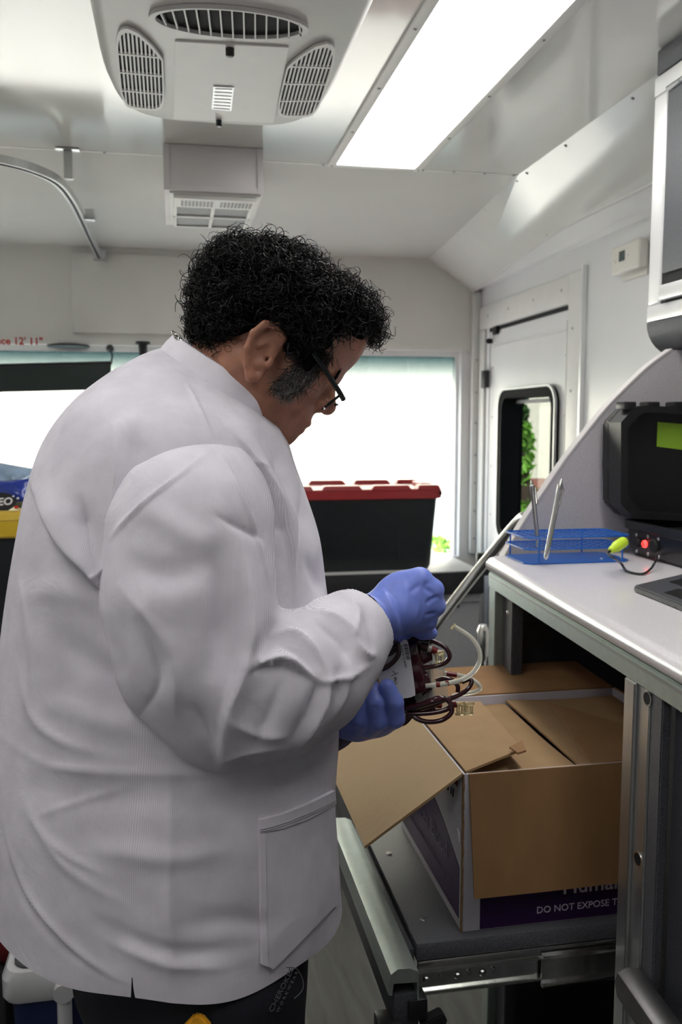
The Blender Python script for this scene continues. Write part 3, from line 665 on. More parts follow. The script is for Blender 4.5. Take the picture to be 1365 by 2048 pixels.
# dashboard
da = empty('dashboard', (.1, 4.2, 0)); tag(da, 'dashboard shelf with black front edge below the windscreen', 'dashboard')
DZT = .725
box('dash_top', (XL + .002, 3.90, DZT - .03), (1.42, YF - .002, DZT), 'white_plastic', da, .004)
box('dash_edge', (XL + .002, 3.86, DZT - .105), (1.42, 3.90, DZT + .002), 'dash', da, .008)
box('dash_front', (XL + .002, 3.93, .0), (1.42, 3.97, DZT - .105), 'console', da)
box('dash_trim', (.9, 3.905, DZT - .15), (1.42, 3.93, DZT - .105), 'console', da, .003)
q0, q1 = onY(866, 1186, 3.925), onY(919, 1215, 3.925); box('switch_plate', (q0[0] - .1, 3.92, q1[2]), (q1[0], 3.93, q0[2] - .01), 'black_satin', da, .002)
q0, q1 = onY(955, 1106, 3.84), onY(975, 1150, 3.84); box('door_control', (q0[0], 3.82, q1[2]), (q1[0] + .05, 3.86, q0[2]), 'black_satin', da, .004)
# grab rail by the steps
gr = empty('grab_rail', tuple(P(820, 1330, 2.6))); tag(gr, 'slanted chrome grab rail behind the counter by the entrance steps', 'handrail')
pts = [P(1130, 1052, 2.35), P(1090, 1034, 2.4), P(1058, 1033, 2.45), P(1034, 1048, 2.5), P(960, 1137, 2.6), P(880, 1240, 2.62), P(800, 1345, 2.64), P(690, 1490, 2.66), P(560, 1660, 2.68)]
tube('rail', catmull(pts, 8), .0165, 'chrome', gr, 14)
q = pts[-1]; tube('rail_leg', [q, (q[0] - .03, q[1], q[2] - .1), (q[0] - .03, q[1], 0)], .0165, 'chrome', gr, 14)
q = P(966, 1285, 2.9); tg = lathe('chrome_lever', [(0, .012), (.02, .02), (.10, .022), (.12, .012)], q + np.array([.0, 0, -.06]), (.0, 0, 1), 'chrome', None, 16); tag(tg, 'small upright chrome handle beside the counter\'s far post', 'handle')
tube('handle_foot', [q + np.array([0, 0, -.055]), (q[0], q[1], 0)], .012, 'chrome', tg, 10)
# thermostat
tm = empty('thermostat', tuple(onX(1272, 530, XR))); tag(tm, 'cream wall thermostat with small grey display', 'thermostat')
box('housing', (XR - .045, 2.79, 1.945), (XR - .008, 2.985, 2.045), 'cream_plastic', tm, .01, 3)
box('back_plate', (XR - .008, 2.80, 1.925), (XR - .001, 2.97, 2.03), 'cream_plastic', tm, .002)
box('display', (XR - .0465, 2.885, 1.985), (XR - .0448, 2.925, 2.02), 'lcd', tm)
for y, z in ((2.95, 1.99), (2.962, 2.0), (2.938, 2.0), (2.95, 2.012), (2.865, 2.0)): dome('button', (XR - .045, y, z), (-1, 0, 0), .005, .003, 'white_plastic', tm, 10)
# ================================================================== TOTES AND SNACKS
def loft(name, rings, mt, parent=None, cap0=True, cap1=True, ang=40):
    R = [np.asarray(r, float) for r in rings]; n = len(R[0]); V = np.concatenate(R)
    Fc = [[i * n + k, i * n + (k + 1) % n, (i + 1) * n + (k + 1) % n, (i + 1) * n + k] for i in range(len(R) - 1) for k in range(n)]
    if cap0: Fc.append(list(range(n))[::-1])
    if cap1: Fc.append([(len(R) - 1) * n + k for k in range(n)])
    bm = bmesh.new(); vs = [bm.verts.new(v) for v in V]
    for f in Fc: bm.faces.new([vs[k] for k in f])
    return autosmooth(from_bm(name, bm, mt, parent), ang)
def tote(x0, x1, y0, y1, z0, h, lidmat, label, group):
    e = empty('storage_tote', ((x0 + x1) / 2, (y0 + y1) / 2, z0)); tag(e, label, 'tote', group)
    cx, cy, hx, hy = (x0 + x1) / 2, (y0 + y1) / 2, (x1 - x0) / 2, (y1 - y0) / 2
    def rr(k, z, dx=0): return [(*p[:2], z) for p in rrect((cx, cy, 0), (1, 0, 0), (0, 1, 0), hx * k + dx, hy * k + dx, .04, 4)]
    loft('tub', [rr(.86, z0), rr(.885, z0 + .02), rr(.95, z0 + h - .055)], 'tote', e)
    for s in (-.45, .45): box('tub_rib', (cx + s * hx - .004, y0 + .018, z0 + .05), (cx + s * hx + .004, y0 + .05, z0 + h - .07), 'tote', e, .002)
    lid = loft('lid', [rr(.985, z0 + h - .06), rr(1., z0 + h - .055), rr(1., z0 + h - .018), rr(.985, z0 + h - .012), rr(.9, z0 + h - .016)], lidmat, e, ang=30)
    for s, w in ((-.78, .09), (-.25, .12), (.35, .12), (.82, .07)):
        for ys in (-1, 1):
            yy = cy + ys * hy * .86
            bm = bmesh.new(); bmesh.ops.create_cube(bm, size=1)
            for v in bm.verts:
                k = .84 if v.co.z > 0 else 1.; v.co = Vector((cx + s * hx + v.co.x * 2 * w * hx / .38 * k * .8, yy + v.co.y * .075 * k, z0 + h - .006 + v.co.z * .022))
            bmesh.ops.bevel(bm, geom=bm.edges[:], offset=.003, segments=2, affect='EDGES'); autosmooth(from_bm('lid_ridge', bm, lidmat, lid))
    for xs in (-1, 1):
        box('lid_ridge', (cx + xs * hx * .9 - .03, cy - .08, z0 + h - .016), (cx + xs * hx * .9 + .03, cy + .08, z0 + h + .004), lidmat, lid, .004)
    for xs in (-1, 1): box('lid_eye', (cx + xs * hx * .965 - .006, y0 - .0015, z0 + h - .042), (cx + xs * hx * .965 + .006, y0 + .004, z0 + h - .026), 'painted_void', lid)
    return e
x1 = onY(888, 985, 3.95)[0]
t = tote(x1 - .78, x1, 3.95, 4.42, DZT + .0005, .40, 'red_lid', 'black storage tote with red lid on the dashboard', 'storage totes')
a, b_ = onY(733, 1010, 3.955), onY(760, 1024, 3.955); box('tote_label', (a[0], 3.955 + .012, b_[2]), (b_[0], 3.955 + .02, a[2]), 'grey_label', t, .002)
SBZ = .80
sb = empty('side_cabinet', (-.85, 2.6, 0)); tag(sb, 'low grey cabinet carrying the yellow-lidded tote at the left', 'cabinet')
box('carcass', (XL + .002, 2.22, 0), (-.30, 3.0, SBZ - .03), 'console', sb, .004); box('worktop', (XL + .002, 2.19, SBZ - .03), (-.27, 3.02, SBZ), 'counter', sb, .006)
tube('edge_rail', [(-1.2, 2.17, SBZ - .06), (-.25, 2.17, SBZ - .06)], .012, 'chrome', sb, 12)
yt = onZ(0, 1018, 1.19)
ty0 = 2.32; zt = onY(20, 1030, ty0)[2]
t2 = tote(-1.12, -.345, ty0, ty0 + .5, SBZ + .0005, zt - SBZ, 'yellow_lid', 'black storage tote with yellow lid behind the man\'s back', 'storage totes')
# snack bags on the yellow lid
def bag(name, c, u, v, w, h, th, mt, label, par=None, crimp=True, seed=1):
    """pillow pack: c centre, u across, v up"""
    g = np.random.default_rng(seed); u, v = np.asarray(u, float), np.asarray(v, float); nn = np.cross(u, v); N = 22; V, Fc = [], []
    ph = g.uniform(0, 6, 6)
    for side in (1, -1):
        for i in range(N + 1):
            for j in range(N + 1):
                s, t = 2 * i / N - 1, 2 * j / N - 1
                z = th * ((1 - s ** 4) * (1 - t ** 2)) ** .6 * (1 + .10 * math.sin(7 * s + ph[0]) * math.cos(5 * t + ph[1]) + .07 * math.sin(13 * s + 9 * t + ph[2]))
                V.append(c + u * w * s * (1 - .05 * (1 - t * t)) + v * h * t * (1 - .06 * (1 - s * s)) + nn * z * side)
        o = 0 if side == 1 else (N + 1) ** 2
        for i in range(N):
            for j in range(N):
                q = [o + i * (N + 1) + j, o + (i + 1) * (N + 1) + j, o + (i + 1) * (N + 1) + j + 1, o + i * (N + 1) + j + 1]; Fc.append(q if side == 1 else q[::-1])
    o = mk(name, np.array(V), Fc, mt, par, smooth=True)
    if par is None: tag(o, label, 'snack bag')
    return o, nn
zl = zt + .008
Yb1 = ty0 + .30; c = onY(-22, 992, Yb1); c[2] = zl + .062
bg1, nn = bag('cookie_bag', c, np.array([.96, -.17, -.20]), np.array([.16, .30, .93]), .145, .062, .045, 'lightblue_bag', 'light blue glossy cookie bag behind the blue one on the yellow lid', seed=3)
n1 = np.cross([.96, -.17, -.20], [.16, .30, .93]); n1 /= np.linalg.norm(n1); n1 = n1 if n1[1] < 0 else -n1; f1_ = c + n1 * .047
def stick_on(o, px, py, fp, nn_, r, mt, name, th=.002, n=20):
    p = onplane(px, py, fp, nn_); u = np.cross(nn_, ZU_); u /= np.linalg.norm(u); v = np.cross(nn_, u)
    return prism(name, [p + u * r * math.cos(a) + v * r * .85 * math.sin(a) for a in np.linspace(0, 2 * math.pi, n + 1)[:-1]], nn_ * th, mt, o)
ZU_ = np.array([0, 0, 1.])
stick_on(bg1, 34, 976, f1_, n1, .011, 'cookie_dark', 'cookie_print'); stick_on(bg1, 6, 983, f1_, n1, .019, 'cookie_dark', 'cookie_print'); stick_on(bg1, 62, 990, f1_ - n1 * .02, n1, .017, 'cookie', 'cookie_print'); stick_on(bg1, 30, 975, f1_ + n1 * .0022, n1, .006, 'paper', 'cookie_print')
c = onY(-12, 1007, ty0 + .17); c[2] = zl + .038
ub, vb = np.array([.985, -.17, .06]), np.array([.02, .50, .86])
bg2, nn = bag('cookie_bag', c, ub, vb, .095, .034, .020, 'blue_bag', 'royal blue cookie bag with white lettering on the yellow lid', seed=5)
nb = np.cross(ub, vb); nb /= np.linalg.norm(nb); nb = nb if nb[1] < 0 else -nb; fc = c + nb * .0225
oc_ = onplane(-8, 1006, fc, nb); un_ = ub / np.linalg.norm(ub); vn_ = vb - un_ * (vb @ un_); vn_ /= np.linalg.norm(vn_)
prism('brand_oval', [oc_ + un_ * .055 * math.cos(a) + vn_ * .030 * math.sin(a) for a in np.linspace(0, 2 * math.pi, 33)[:-1]], nb * .0012, 'print_black', bg2)
text('brand_word', 'OREO', .030, onplane(25, 1009, fc + nb * .002, nb), un_, vn_, 'paper', bg2, align='RIGHT', bold=.0008)
stick_on(bg2, 33, 1015, fc, nb, .0055, 'print_red', 'red_mark'); stick_on(bg2, 36, 997, fc, nb, .0035, 'paper', 'small_print'); stick_on(bg2, 27, 993, fc, nb, .003, 'paper', 'small_print')
# ------------------------------------------------------------------ cooler and red bag by the floor
ck = empty('cooler', tuple(onZ(110, 1960, .40))); tag(ck, 'blue cooler with white lid rim on the floor behind the man', 'cooler')
k0 = onZ(38, 1945, .42); cx0 = k0[0] - .02; cy0 = k0[1] - .01
def rr2(k, z, r=.03): return [(*p[:2], z) for p in rrect((cx0 + .19, cy0 + .17, 0), (1, 0, 0), (0, 1, 0), .20 * k, .165 * k, r, 4)]
loft('body', [rr2(.86, 0), rr2(.88, .02), rr2(.95, .365)], 'cooler_blue', ck)
loft('lid', [rr2(1., .362), rr2(1.02, .37), rr2(1.02, .405), rr2(.98, .42), rr2(.93, .42)], 'cooler_white', ck, ang=30)
loft('lid_top', [rr2(.92, .4202), rr2(.92, .424), rr2(.90, .426)], 'cooler_top', ck)
hx = onY(127, 1960, cy0 - .03)[0]
tube('handle', [(hx, cy0 - .025, .405), (hx, cy0 - .03, .3), (hx, cy0 - .035, .17), (hx + .01, cy0 - .035, .155), (hx + .2, cy0 - .035, .15)], .013, 'cooler_white', ck, 8)
lathe('handle_pivot', [(0, .018), (.03, .018)], (hx, cy0 - .04, .40), (0, 1, 0), 'cooler_white', ck, 12)
c = P(-32, 1835, 1.75); rb_, _ = bag('red_bag', c, RT, np.array([0, .2, .98]), .06, .09, .05, 'dark_red', 'dark red soft bag at the left edge above the cooler', seed=9); rb_['category'] = 'bag'
bs_ = box('floor_box', (c[0] - .10, c[1] - .05, 0), (c[0] + .045, c[1] + .12, c[2] - .088), 'dash', None, .006); tag(bs_, 'dark box under the red bag at the left edge', 'box')
# ================================================================== COUNTER UNIT
CZ = 1.13
A, Bp = onZ(968, 1113, CZ), onZ(1365, 1329, CZ); sl_ = (A[0] - Bp[0]) / (A[1] - Bp[1])
def fx(y): return A[0] + (y - A[1]) * sl_      # front edge line of the counter
CY1 = A[1] + .005; CY0 = -.6
cu = empty('counter', (1.1, 1.0, 0)); tag(cu, 'grey-topped counter with aluminium frame and open drawer bay', 'counter')
# worktop with rounded front edge
prof = [(XR - .003, 0), (.020, 0), (.008, -.003), (.001, -.010), (0, -.016), (.001, -.023), (.008, -.029), (XR - .003, -.032)]
V, Fc = [], []
for y in (CY0, CY1 - .02, CY1 - .006, CY1):
    ins = {CY1: .016, CY1 - .006: .006}.get(y, 0)
    for dx, dz in prof:
        x = dx if dx > 1 else fx(y) + ins + dx; V.append((x, y, CZ + dz))
n_ = len(prof); Fc = [[i * n_ + k, i * n_ + (k + 1) % n_, (i + 1) * n_ + (k + 1) % n_, (i + 1) * n_ + k] for i in range(3) for k in range(n_)] + [list(range(n_)), [3 * n_ + k for k in range(n_)]]
bm = bmesh.new(); vs_ = [bm.verts.new(v) for v in V]
for f in Fc: bm.faces.new([vs_[k] for k in f])
autosmooth(from_bm('worktop', bm, 'counter', cu), 50)
def slab(name, y0, y1, xo0, xo1, z0, z1, mt, par=cu, bev=.002):
    pts = [(fx(y0) + xo0, y0, z0), (fx(y1) + xo0, y1, z0), (fx(y1) + xo1, y1, z0), (fx(y0) + xo1, y0, z0)]
    return prism(name, pts, (0, 0, z1 - z0), mt, par, bev)
slab('apron', CY0, CY1 - .012, .010, .045, CZ - .066, CZ - .0325, 'alu_green')
slab('apron_groove', CY0, CY1 - .013, .0085, .011, CZ - .0325 - .010, CZ - .0325 - .006, 'screw', bev=0)
PZ = CZ - .0665
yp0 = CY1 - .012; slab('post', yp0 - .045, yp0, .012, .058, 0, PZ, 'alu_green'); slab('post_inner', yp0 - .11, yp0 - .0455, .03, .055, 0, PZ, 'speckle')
dome('screw', (fx(yp0 - .08) + .03, yp0 - .08, PZ - .04), (-1, 0, 0), .006, .003, 'zinc', cu, 10)
# near post with two bolt holes
p0 = onX(1252, 1322, fx(1.1) + .012); yq1 = p0[1]; yq0 = yq1 - .036; yr0 = yq0 - .034
slab('post', yq0, yq1, .010, .06, 0, PZ, 'alu'); slab('post', yr0, yq0 - .0005, .014, .06, 0, PZ, 'alu')
slab('post_groove', yq0 + .002, yq0 + .004, .0085, .012, .02, PZ - .002, 'screw', bev=0)
for px, py in ((1297, 1397), (1278, 1718)):
    q = onX(px, py, fx((yr0 + yq0) / 2) + .0138); lathe('bolt_hole', [(-.004, .0085), (.0012, .0085)], q, (-1, 0, 0), 'painted_void', cu, 14)
    ringplate('bolt_rim', rrect(q - [.0004, 0, 0], (0, 1, 0), (0, 0, 1), .0105, .0105, .0104, 5), rrect(q - [.0004, 0, 0], (0, 1, 0), (0, 0, 1), .0085, .0085, .0084, 5), (-.0014, 0, 0), 'zinc', cu)
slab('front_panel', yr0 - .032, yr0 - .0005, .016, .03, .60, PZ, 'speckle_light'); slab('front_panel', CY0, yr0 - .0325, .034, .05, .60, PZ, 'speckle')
q = onX(1318, 1370, fx(yr0 - .015) + .015); dome('screw', q, (-1, 0, 0), .005, .003, 'zinc', cu, 10)
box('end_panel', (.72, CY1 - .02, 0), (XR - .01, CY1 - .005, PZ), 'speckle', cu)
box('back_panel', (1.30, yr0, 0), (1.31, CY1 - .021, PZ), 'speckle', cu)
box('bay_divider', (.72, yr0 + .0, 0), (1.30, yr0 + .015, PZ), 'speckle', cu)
# second, closed drawer under the front panel: only its handle rail and face show
lw = empty('drawer', (.62, .8, .45)); tag(lw, 'closed lower drawer with long aluminium handle rail at bottom right', 'drawer')
q = onX(1240, 1945, fx(1.05) - .02); zh = q[2]; y1_ = q[1]
pr_ = [(-.038, 0), (-.034, .012), (-.02, .018), (0, .014), (0, -.03), (-.02, -.034), (-.034, -.022)]
loft('handle_rail', [[(fx(y) + .012 + a_, y, zh - .012 + b_) for a_, b_ in pr_] for y in (CY0, y1_)], 'alu_dark', lw)
slab('face', CY0, yr0 - .002, .022, .034, .20, .595, 'speckle_light', lw); slab('face_lip', CY0, yr0 - .004, .014, .022, .55, .56, 'alu_dark', lw)
# ------------------------------------------------------------------ drawer tray pulled out
TZ = .636
dw = empty('drawer_tray', (.5, 1.4, TZ)); tag(dw, 'pulled-out grey speckled drawer tray carrying the cardboard box', 'drawer')
ya = onZ(840, 1888, TZ)[1]; yb = 1.615; xa = .345; xb = 1.1
box('tray_floor', (xa, ya, TZ - .028), (xb, yb, TZ), 'speckle_light', dw, .003)
box('tray_rim', (xa - .016, ya + .002, TZ - .035), (xa - .002, yb, TZ - .008), 'speckle', dw, .003)
for px, py in ((778, 1707), (848, 1838)):
    q = onZ(px, py, TZ); lathe('rivet', [(0, .006), (.0015, .005)], q, (0, 0, 1), 'zinc', dw, 12)
hy0, hy1 = onZ(806, 1945, TZ + .01)[1] - .005, onZ(688, 1648, TZ + .01)[1] + .01
prh = [(xa - .020, .012), (xa - .032, .018), (xa - .05, .019), (xa - .060, .012), (xa - .064, -.004), (xa - .0635, -.018), (xa - .058, -.02), (xa - .056, -.002), (xa - .022, -.004), (xa - .020, -.06), (xa - .018, -.06)]
loft('handle_rail', [[(x, y, TZ + z) for x, z in prh] for y in (hy0, hy1)], 'alu_green', dw)
box('handle_backing', (xa - .055, hy0 + .002, TZ - .075), (xa - .018, hy1 - .004, TZ - .022), 'speckle', dw, .002)
q = P(835, 1995, 1.115)
lt = box('latch', (q[0] - .024, hy0 - .008, TZ - .116), (q[0] + .012, hy0 + .03, TZ - .058), 'black_plastic', dw, .004)
box('latch_body', (xa - .035, hy0 - .002, TZ - .062), (xa - .006, hy0 + .03, TZ - .03), 'black_plastic', dw, .003)
prism('latch_tongue', [(xa - .018, hy0 - .004, TZ - .068), (xa + .016, hy0 - .004, TZ - .055), (xa + .024, hy0 - .004, TZ - .068), (xa + .005, hy0 - .004, TZ - .084)], (0, .02, 0), 'black_plastic', dw, .002)
box('end_cap', (xa - .070, hy1 - .002, TZ - .085), (xa - .018, hy1 + .006, TZ - .02), 'black_plastic', dw, .003)
# telescopic slide on the near side
ys_ = ya - .013
def chan(name, x0, x1, zc, h, th, mt, y):
    pr2 = [(0, h), (-.004, h), (-.006, h - .004), (-.006, h - .007), (-.002, h - .005), (-.002, -h + .005), (-.006, -h + .007), (-.006, -h + .004), (-.004, -h), (0, -h)]
    return loft(name, [[(x, y + a_ * th, zc + b_) for a_, b_ in pr2] for x in (x0, x1)], mt, dw)
chan('slide_inner', xa + .004, xb, TZ - .062, .022, 1.4, 'zinc', ya + .005); chan('slide_outer', .545, xb, TZ - .062, .027, 1.6, 'steel', ya - .004)
box('slide_flange', (xa + .002, ya - .001, TZ - .042), (xb, ya + .006, TZ - .0285), 'steel', dw, .001)
for i, x in enumerate((.362, .386, .412, .43, .452, .47)): lathe('slide_rivet', [(0, .006 - .002 * (i % 2)), (.0025, .004)], (x, ya + .001, TZ - .06 + .003 * (i % 2)), (0, -1, 0), 'steel', dw, 10)
# ------------------------------------------------------------------ cardboard box on the tray
BX0, BX1, BY0, BY1, BZ0, BZ1 = .421, .86, ya + .016, 1.585, TZ + .0008, .890
cb = empty('cardboard_box', ((BX0 + BX1) / 2, (BY0 + BY1) / 2, BZ0)); tag(cb, 'open cardboard blood shipping box with purple print in the drawer', 'box')
T_ = .004
for nm, lo, hi in (('side_wall', (BX0, BY0, BZ0), (BX0 + T_, BY1, BZ1)), ('side_wall', (BX1 - T_, BY0, BZ0), (BX1, BY1, BZ1)), ('side_wall', (BX0 + T_, BY0, BZ0), (BX1 - T_, BY0 + T_, BZ1)), ('side_wall', (BX0 + T_, BY1 - T_, BZ0), (BX1 - T_, BY1, BZ1))):
    box(nm, lo, hi, 'box_white', cb, .0012)
box('base', (BX0 + T_, BY0 + T_, BZ0), (BX1 - T_, BY1 - T_, BZ0 + .004), 'card', cb)
# worn brown corner where the print has torn away
V = []; g = np.random.default_rng(4); N = 26; Fc = []
for i in range(N):
    z = BZ0 + (BZ1 - BZ0) * i / (N - 1); w1, w2 = .0022 + .0022 * g.random(), .0012 + .0014 * g.random()
    V += [(BX0 - .0009, BY0 + w1, z), (BX0 - .0009, BY0 - .0009, z), (BX0 + w2, BY0 - .0009, z)]
for i in range(N - 1): o = i * 3; Fc += [[o, o + 3, o + 4, o + 1], [o + 1, o + 4, o + 5, o + 2]]
mk('worn_edge', np.array(V), Fc, 'card_edge', cb)
def sheet(name, quad, th, mt, par, uv=True, sub=14, wob=0., seed=1, edge=None):
    """a cardboard sheet: quad corners, thickness along its normal"""
    q = [np.asarray(p, float) for p in quad]; nn = np.cross(q[1] - q[0], q[3] - q[0]); nn /= np.linalg.norm(nn); g = np.random.default_rng(seed); V, UV, Fc = [], [], []; M = sub + 1
    ph = g.uniform(0, 6.3, 4)
    for s_ in (0, 1):
        for i in range(M):
            for j in range(M):
                s, t = i / sub, j / sub; p = (q[0] * (1 - s) + q[1] * s) * (1 - t) + (q[3] * (1 - s) + q[2] * s) * t
                w_ = wob * (math.sin(3 * s + ph[0]) * math.sin(2.3 * t + ph[1]) + .5 * math.sin(6 * s * t + ph[2]))
                V.append(p + nn * (th * (s_ - .5) + w_)); UV.append((s * np.linalg.norm(q[1] - q[0]), t * np.linalg.norm(q[3] - q[0])))
    o1 = M * M
    for i in range(sub):
        for j in range(sub):
            a = i * M + j; f = [a, a + M, a + M + 1, a + 1]; Fc += [f[::-1], [k + o1 for k in f]]
    bd = [i * M for i in range(M)] + [sub * M + j for j in range(1, M)] + [i * M + sub for i in range(sub - 1, -1, -1)] + [j for j in range(sub - 1, 0, -1)]
    for k in range(len(bd)): a, b2 = bd[k], bd[(k + 1) % len(bd)]; Fc.append([a, b2, b2 + o1, a + o1])
    o = mk(name, np.array(V), Fc, mt, par, uv=UV); autosmooth(o, 30); return o
h1, h2 = np.array([BX0, BY0 + .002, BZ1]), np.array([BX0, BY1 - .002, BZ1])
o1_ = P(731, 1697, 1.255); e_ = o1_ - h1; o2_ = h2 + e_ + (P(668, 1532, 1.60) - h2 - e_) * .0
f1 = sheet('flap', [h1, o1_, o2_, h2], .004, 'corrugated', cb, wob=.001, seed=2)
n1, n2 = np.array([BX0 + .008, BY0 - .003, BZ1 + .001]), np.array([BX1 - .004, BY0 - .003, BZ1 + .001])
d1 = onY(958, 1797, BY0 - .022); dn = np.array([0, -.019, d1[2] - BZ1])
f2 = sheet('flap', [n1, n2, n2 + dn, n1 + dn + np.array([.004, 0, 0])], .004, 'card', cb, wob=.0012, seed=5)
f3 = sheet('flap', [np.array([BX0 + .004, BY1, BZ1 + .001]), np.array([BX1 - .004, BY1, BZ1 + .001]), np.array([BX1 - .004, BY1 + .165, BZ1 + .008]), np.array([BX0 + .004, BY1 + .165, BZ1 + .008])], .004, 'card', cb, wob=.001, seed=6)
f4 = sheet('flap', [np.array([BX1, BY0, BZ1]), np.array([BX1, BY1, BZ1]), np.array([BX1 + .13, BY1, BZ1 - .10]), np.array([BX1 + .13, BY0, BZ1 - .10])], .004, 'card', cb, seed=7)
# inner closed liner with creases
lz = BZ1 - .022
for xa_, xb_, dz in ((BX0 + .006, BX0 + .205, 0), (BX0 + .207, BX1 - .006, .003)):
    sheet('liner_panel', [np.array([xa_, BY0 + .006, lz + dz]), np.array([xb_, BY0 + .006, lz + dz]), np.array([xb_, BY1 - .006, lz + dz + .004]), np.array([xa_, BY1 - .006, lz + dz + .004])], .004, 'card_light', cb, wob=.0025, seed=8 + int(100 * dz))
sheet('liner_strip', [np.array([BX0 + .22, BY0 + .02, lz + .012]), np.array([BX1 - .02, BY0 + .05, lz + .008]), np.array([BX1 - .02, BY0 + .12, lz + .010]), np.array([BX0 + .28, BY1 - .05, lz + .012])], .003, 'card', cb, wob=.002, seed=12)
h1b, h2b = np.array([BX0 + .007, BY0 + .008, BZ1 - .001]), np.array([BX0 + .007, BY1 - .03, BZ1 - .001])
rA, rB = onZ(1050, 1494, BZ1 + .012), onZ(962, 1404, BZ1 + .012)
rN = onZ(975, 1548, BZ1 + .002)
sheet('liner_flap', [h1b, rA + [-.006, -.004, 0], rB, h2b], .004, 'card_light', cb, wob=.002, seed=21)
prism('torn_corner', [rA + [-.030, -.010, .0035], rA + [-.002, .006, .006], rA + [-.010, -.030, .004], rA + [-.026, -.036, .003]], (0, 0, .003), 'card', cb)
# print on the box: purple fields and lettering
zz0, zz1 = onY(960, 1858, BY0)[2], .72
prism('printed_field', [(BX0 + .030, BY0, zz0), (BX1 - .01, BY0, zz0), (BX1 - .01, BY0, zz0 + .075), (BX0 + .030, BY0, zz0 + .075)], (0, -.0008, 0), 'purple', cb)
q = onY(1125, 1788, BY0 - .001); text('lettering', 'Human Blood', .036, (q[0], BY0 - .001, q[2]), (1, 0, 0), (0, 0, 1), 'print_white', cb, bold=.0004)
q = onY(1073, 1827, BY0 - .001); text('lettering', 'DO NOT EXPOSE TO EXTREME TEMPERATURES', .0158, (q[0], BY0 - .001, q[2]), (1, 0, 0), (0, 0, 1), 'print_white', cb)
ys1 = BY0 + .012; yf = BY1 - .012
sw = [(BX0, ys1, BZ0 + .016), (BX0, yf, BZ0 + .016)]
for k in range(15):
    t = k / 14; y = yf + (ys1 - yf) * t; z = BZ0 + .016 + .165 * (1 - .50 * t ** 2.2) ; sw.append((BX0, y, z))
prism('printed_field', sw, (-.0008, 0, 0), 'purple', cb)
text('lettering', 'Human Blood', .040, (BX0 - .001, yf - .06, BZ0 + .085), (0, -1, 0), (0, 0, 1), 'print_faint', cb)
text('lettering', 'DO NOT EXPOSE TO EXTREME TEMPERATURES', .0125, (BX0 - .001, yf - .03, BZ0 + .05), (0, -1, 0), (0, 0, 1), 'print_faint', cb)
for k, (py, hh) in enumerate(((.10, .02), (.085, .012), (.07, .03), (.06, .03), (.045, .012), (.035, .014))):
    mk('pen_mark', *tube_geo([(BX0 - .0008, ys1 + py, BZ1 - .055), (BX0 - .0008, ys1 + py - .004, BZ1 - .055 + hh)], .0012, 5), 'print_black', cb)
for k in range(3): mk('pen_mark', *tube_geo([(BX0 - .0008, ys1 + .03 - .007 * k, BZ1 - .03), (BX0 - .0008, ys1 + .027 - .007 * k, BZ1 - .012)], .0013, 5), 'dark_red', cb)
prism('torn_paper', [(BX0 - .001, BY0 + .006, BZ0 + .155), (BX0 - .001, BY0 + .018, BZ0 + .160), (BX0 - .001, BY0 + .008, BZ0 + .142)], (-.002, 0, 0), 'paper', cb)
# ------------------------------------------------------------------ curved end panel and wall cabinet
pts = [onY(*p, 1.845) for p in ((1345, 700), (1300, 733), (1250, 780), (1210, 822), (1170, 872), (1134, 918), (1100, 968), (1072, 1010), (1050, 1044), (1030, 1078), (1012, 1112), (1002, 1140))]
pc = catmull(pts, 4); bot = CZ - .11
ep = empty('divider_panel', (1.2, 1.85, CZ)); tag(ep, 'lilac-grey divider panel with curved edge behind the test tube rack', 'panel')
poly = [tuple(p) for p in pc] + [(pc[-1][0], 1.845, bot), (XR - .004, 1.845, bot), (XR - .004, 1.845, pc[0][2])]
prism('panel', poly, (0, .022, 0), 'panel_lilac', ep)
V, Fc = [], []
for p, t_ in zip(pc, np.gradient(pc, axis=0)):
    n2_ = np.array([-t_[2], 0, t_[0]]); n2_ /= np.linalg.norm(n2_); n2_ = -n2_ if n2_[2] < 0 else n2_
    V += [p + [0, -.002, 0], p + [0, -.002, 0] + n2_ * .004, p + [0, .024, 0] + n2_ * .004, p + [0, .024, 0]]
for i in range(len(pc) - 1):
    for k in range(4): Fc.append([i * 4 + k, i * 4 + (k + 1) % 4, i * 4 + 4 + (k + 1) % 4, i * 4 + 4 + k])
mk('edge_banding', np.array(V), Fc, 'panel_edge', ep)
uc = empty('wall_cabinet', (1.3, 1.2, 1.6)); tag(uc, 'dark speckled wall cabinet with aluminium frame above the counter', 'cabinet')
UX = 1.10; UY = onX(1302, 400, UX)[1]
def uz(py): return onX(1303, py, UX)[2]
z_tp, z_ft, z_fb, z_vb = uz(160), uz(200), uz(612), uz(645)
box('fascia', (UX + .004, CY0, z_tp + .002), (XR - .002, UY - .0, ZC - .003), 'speckle_light', uc, .004)
box('carcass', (UX + .02, CY0, z_vb), (XR - .002, UY - .01, z_tp), 'speckle', uc)
box('frame_rail', (UX, CY0, z_ft), (UX + .02, UY, z_tp - .004), 'alu_white', uc, .003)
box('frame_rail', (UX, CY0, z_vb + .002), (UX + .02, UY, z_fb), 'alu_white', uc, .003)
yd = onX(1330, 400, UX)[1]
box('frame_stile', (UX, yd + .006, z_fb + .001), (UX + .02, UY - .001, z_ft - .001), 'alu_white', uc, .006, 3)
dz0 = uz(555)
dv = box('cabinet_door', (UX - .002, .9, dz0), (UX + .016, yd, z_ft - .005), 'speckle_light', uc, .006)
box('door_gap', (UX + .004, .9, z_fb), (UX + .012, yd + .006, z_ft), 'painted_void', uc)
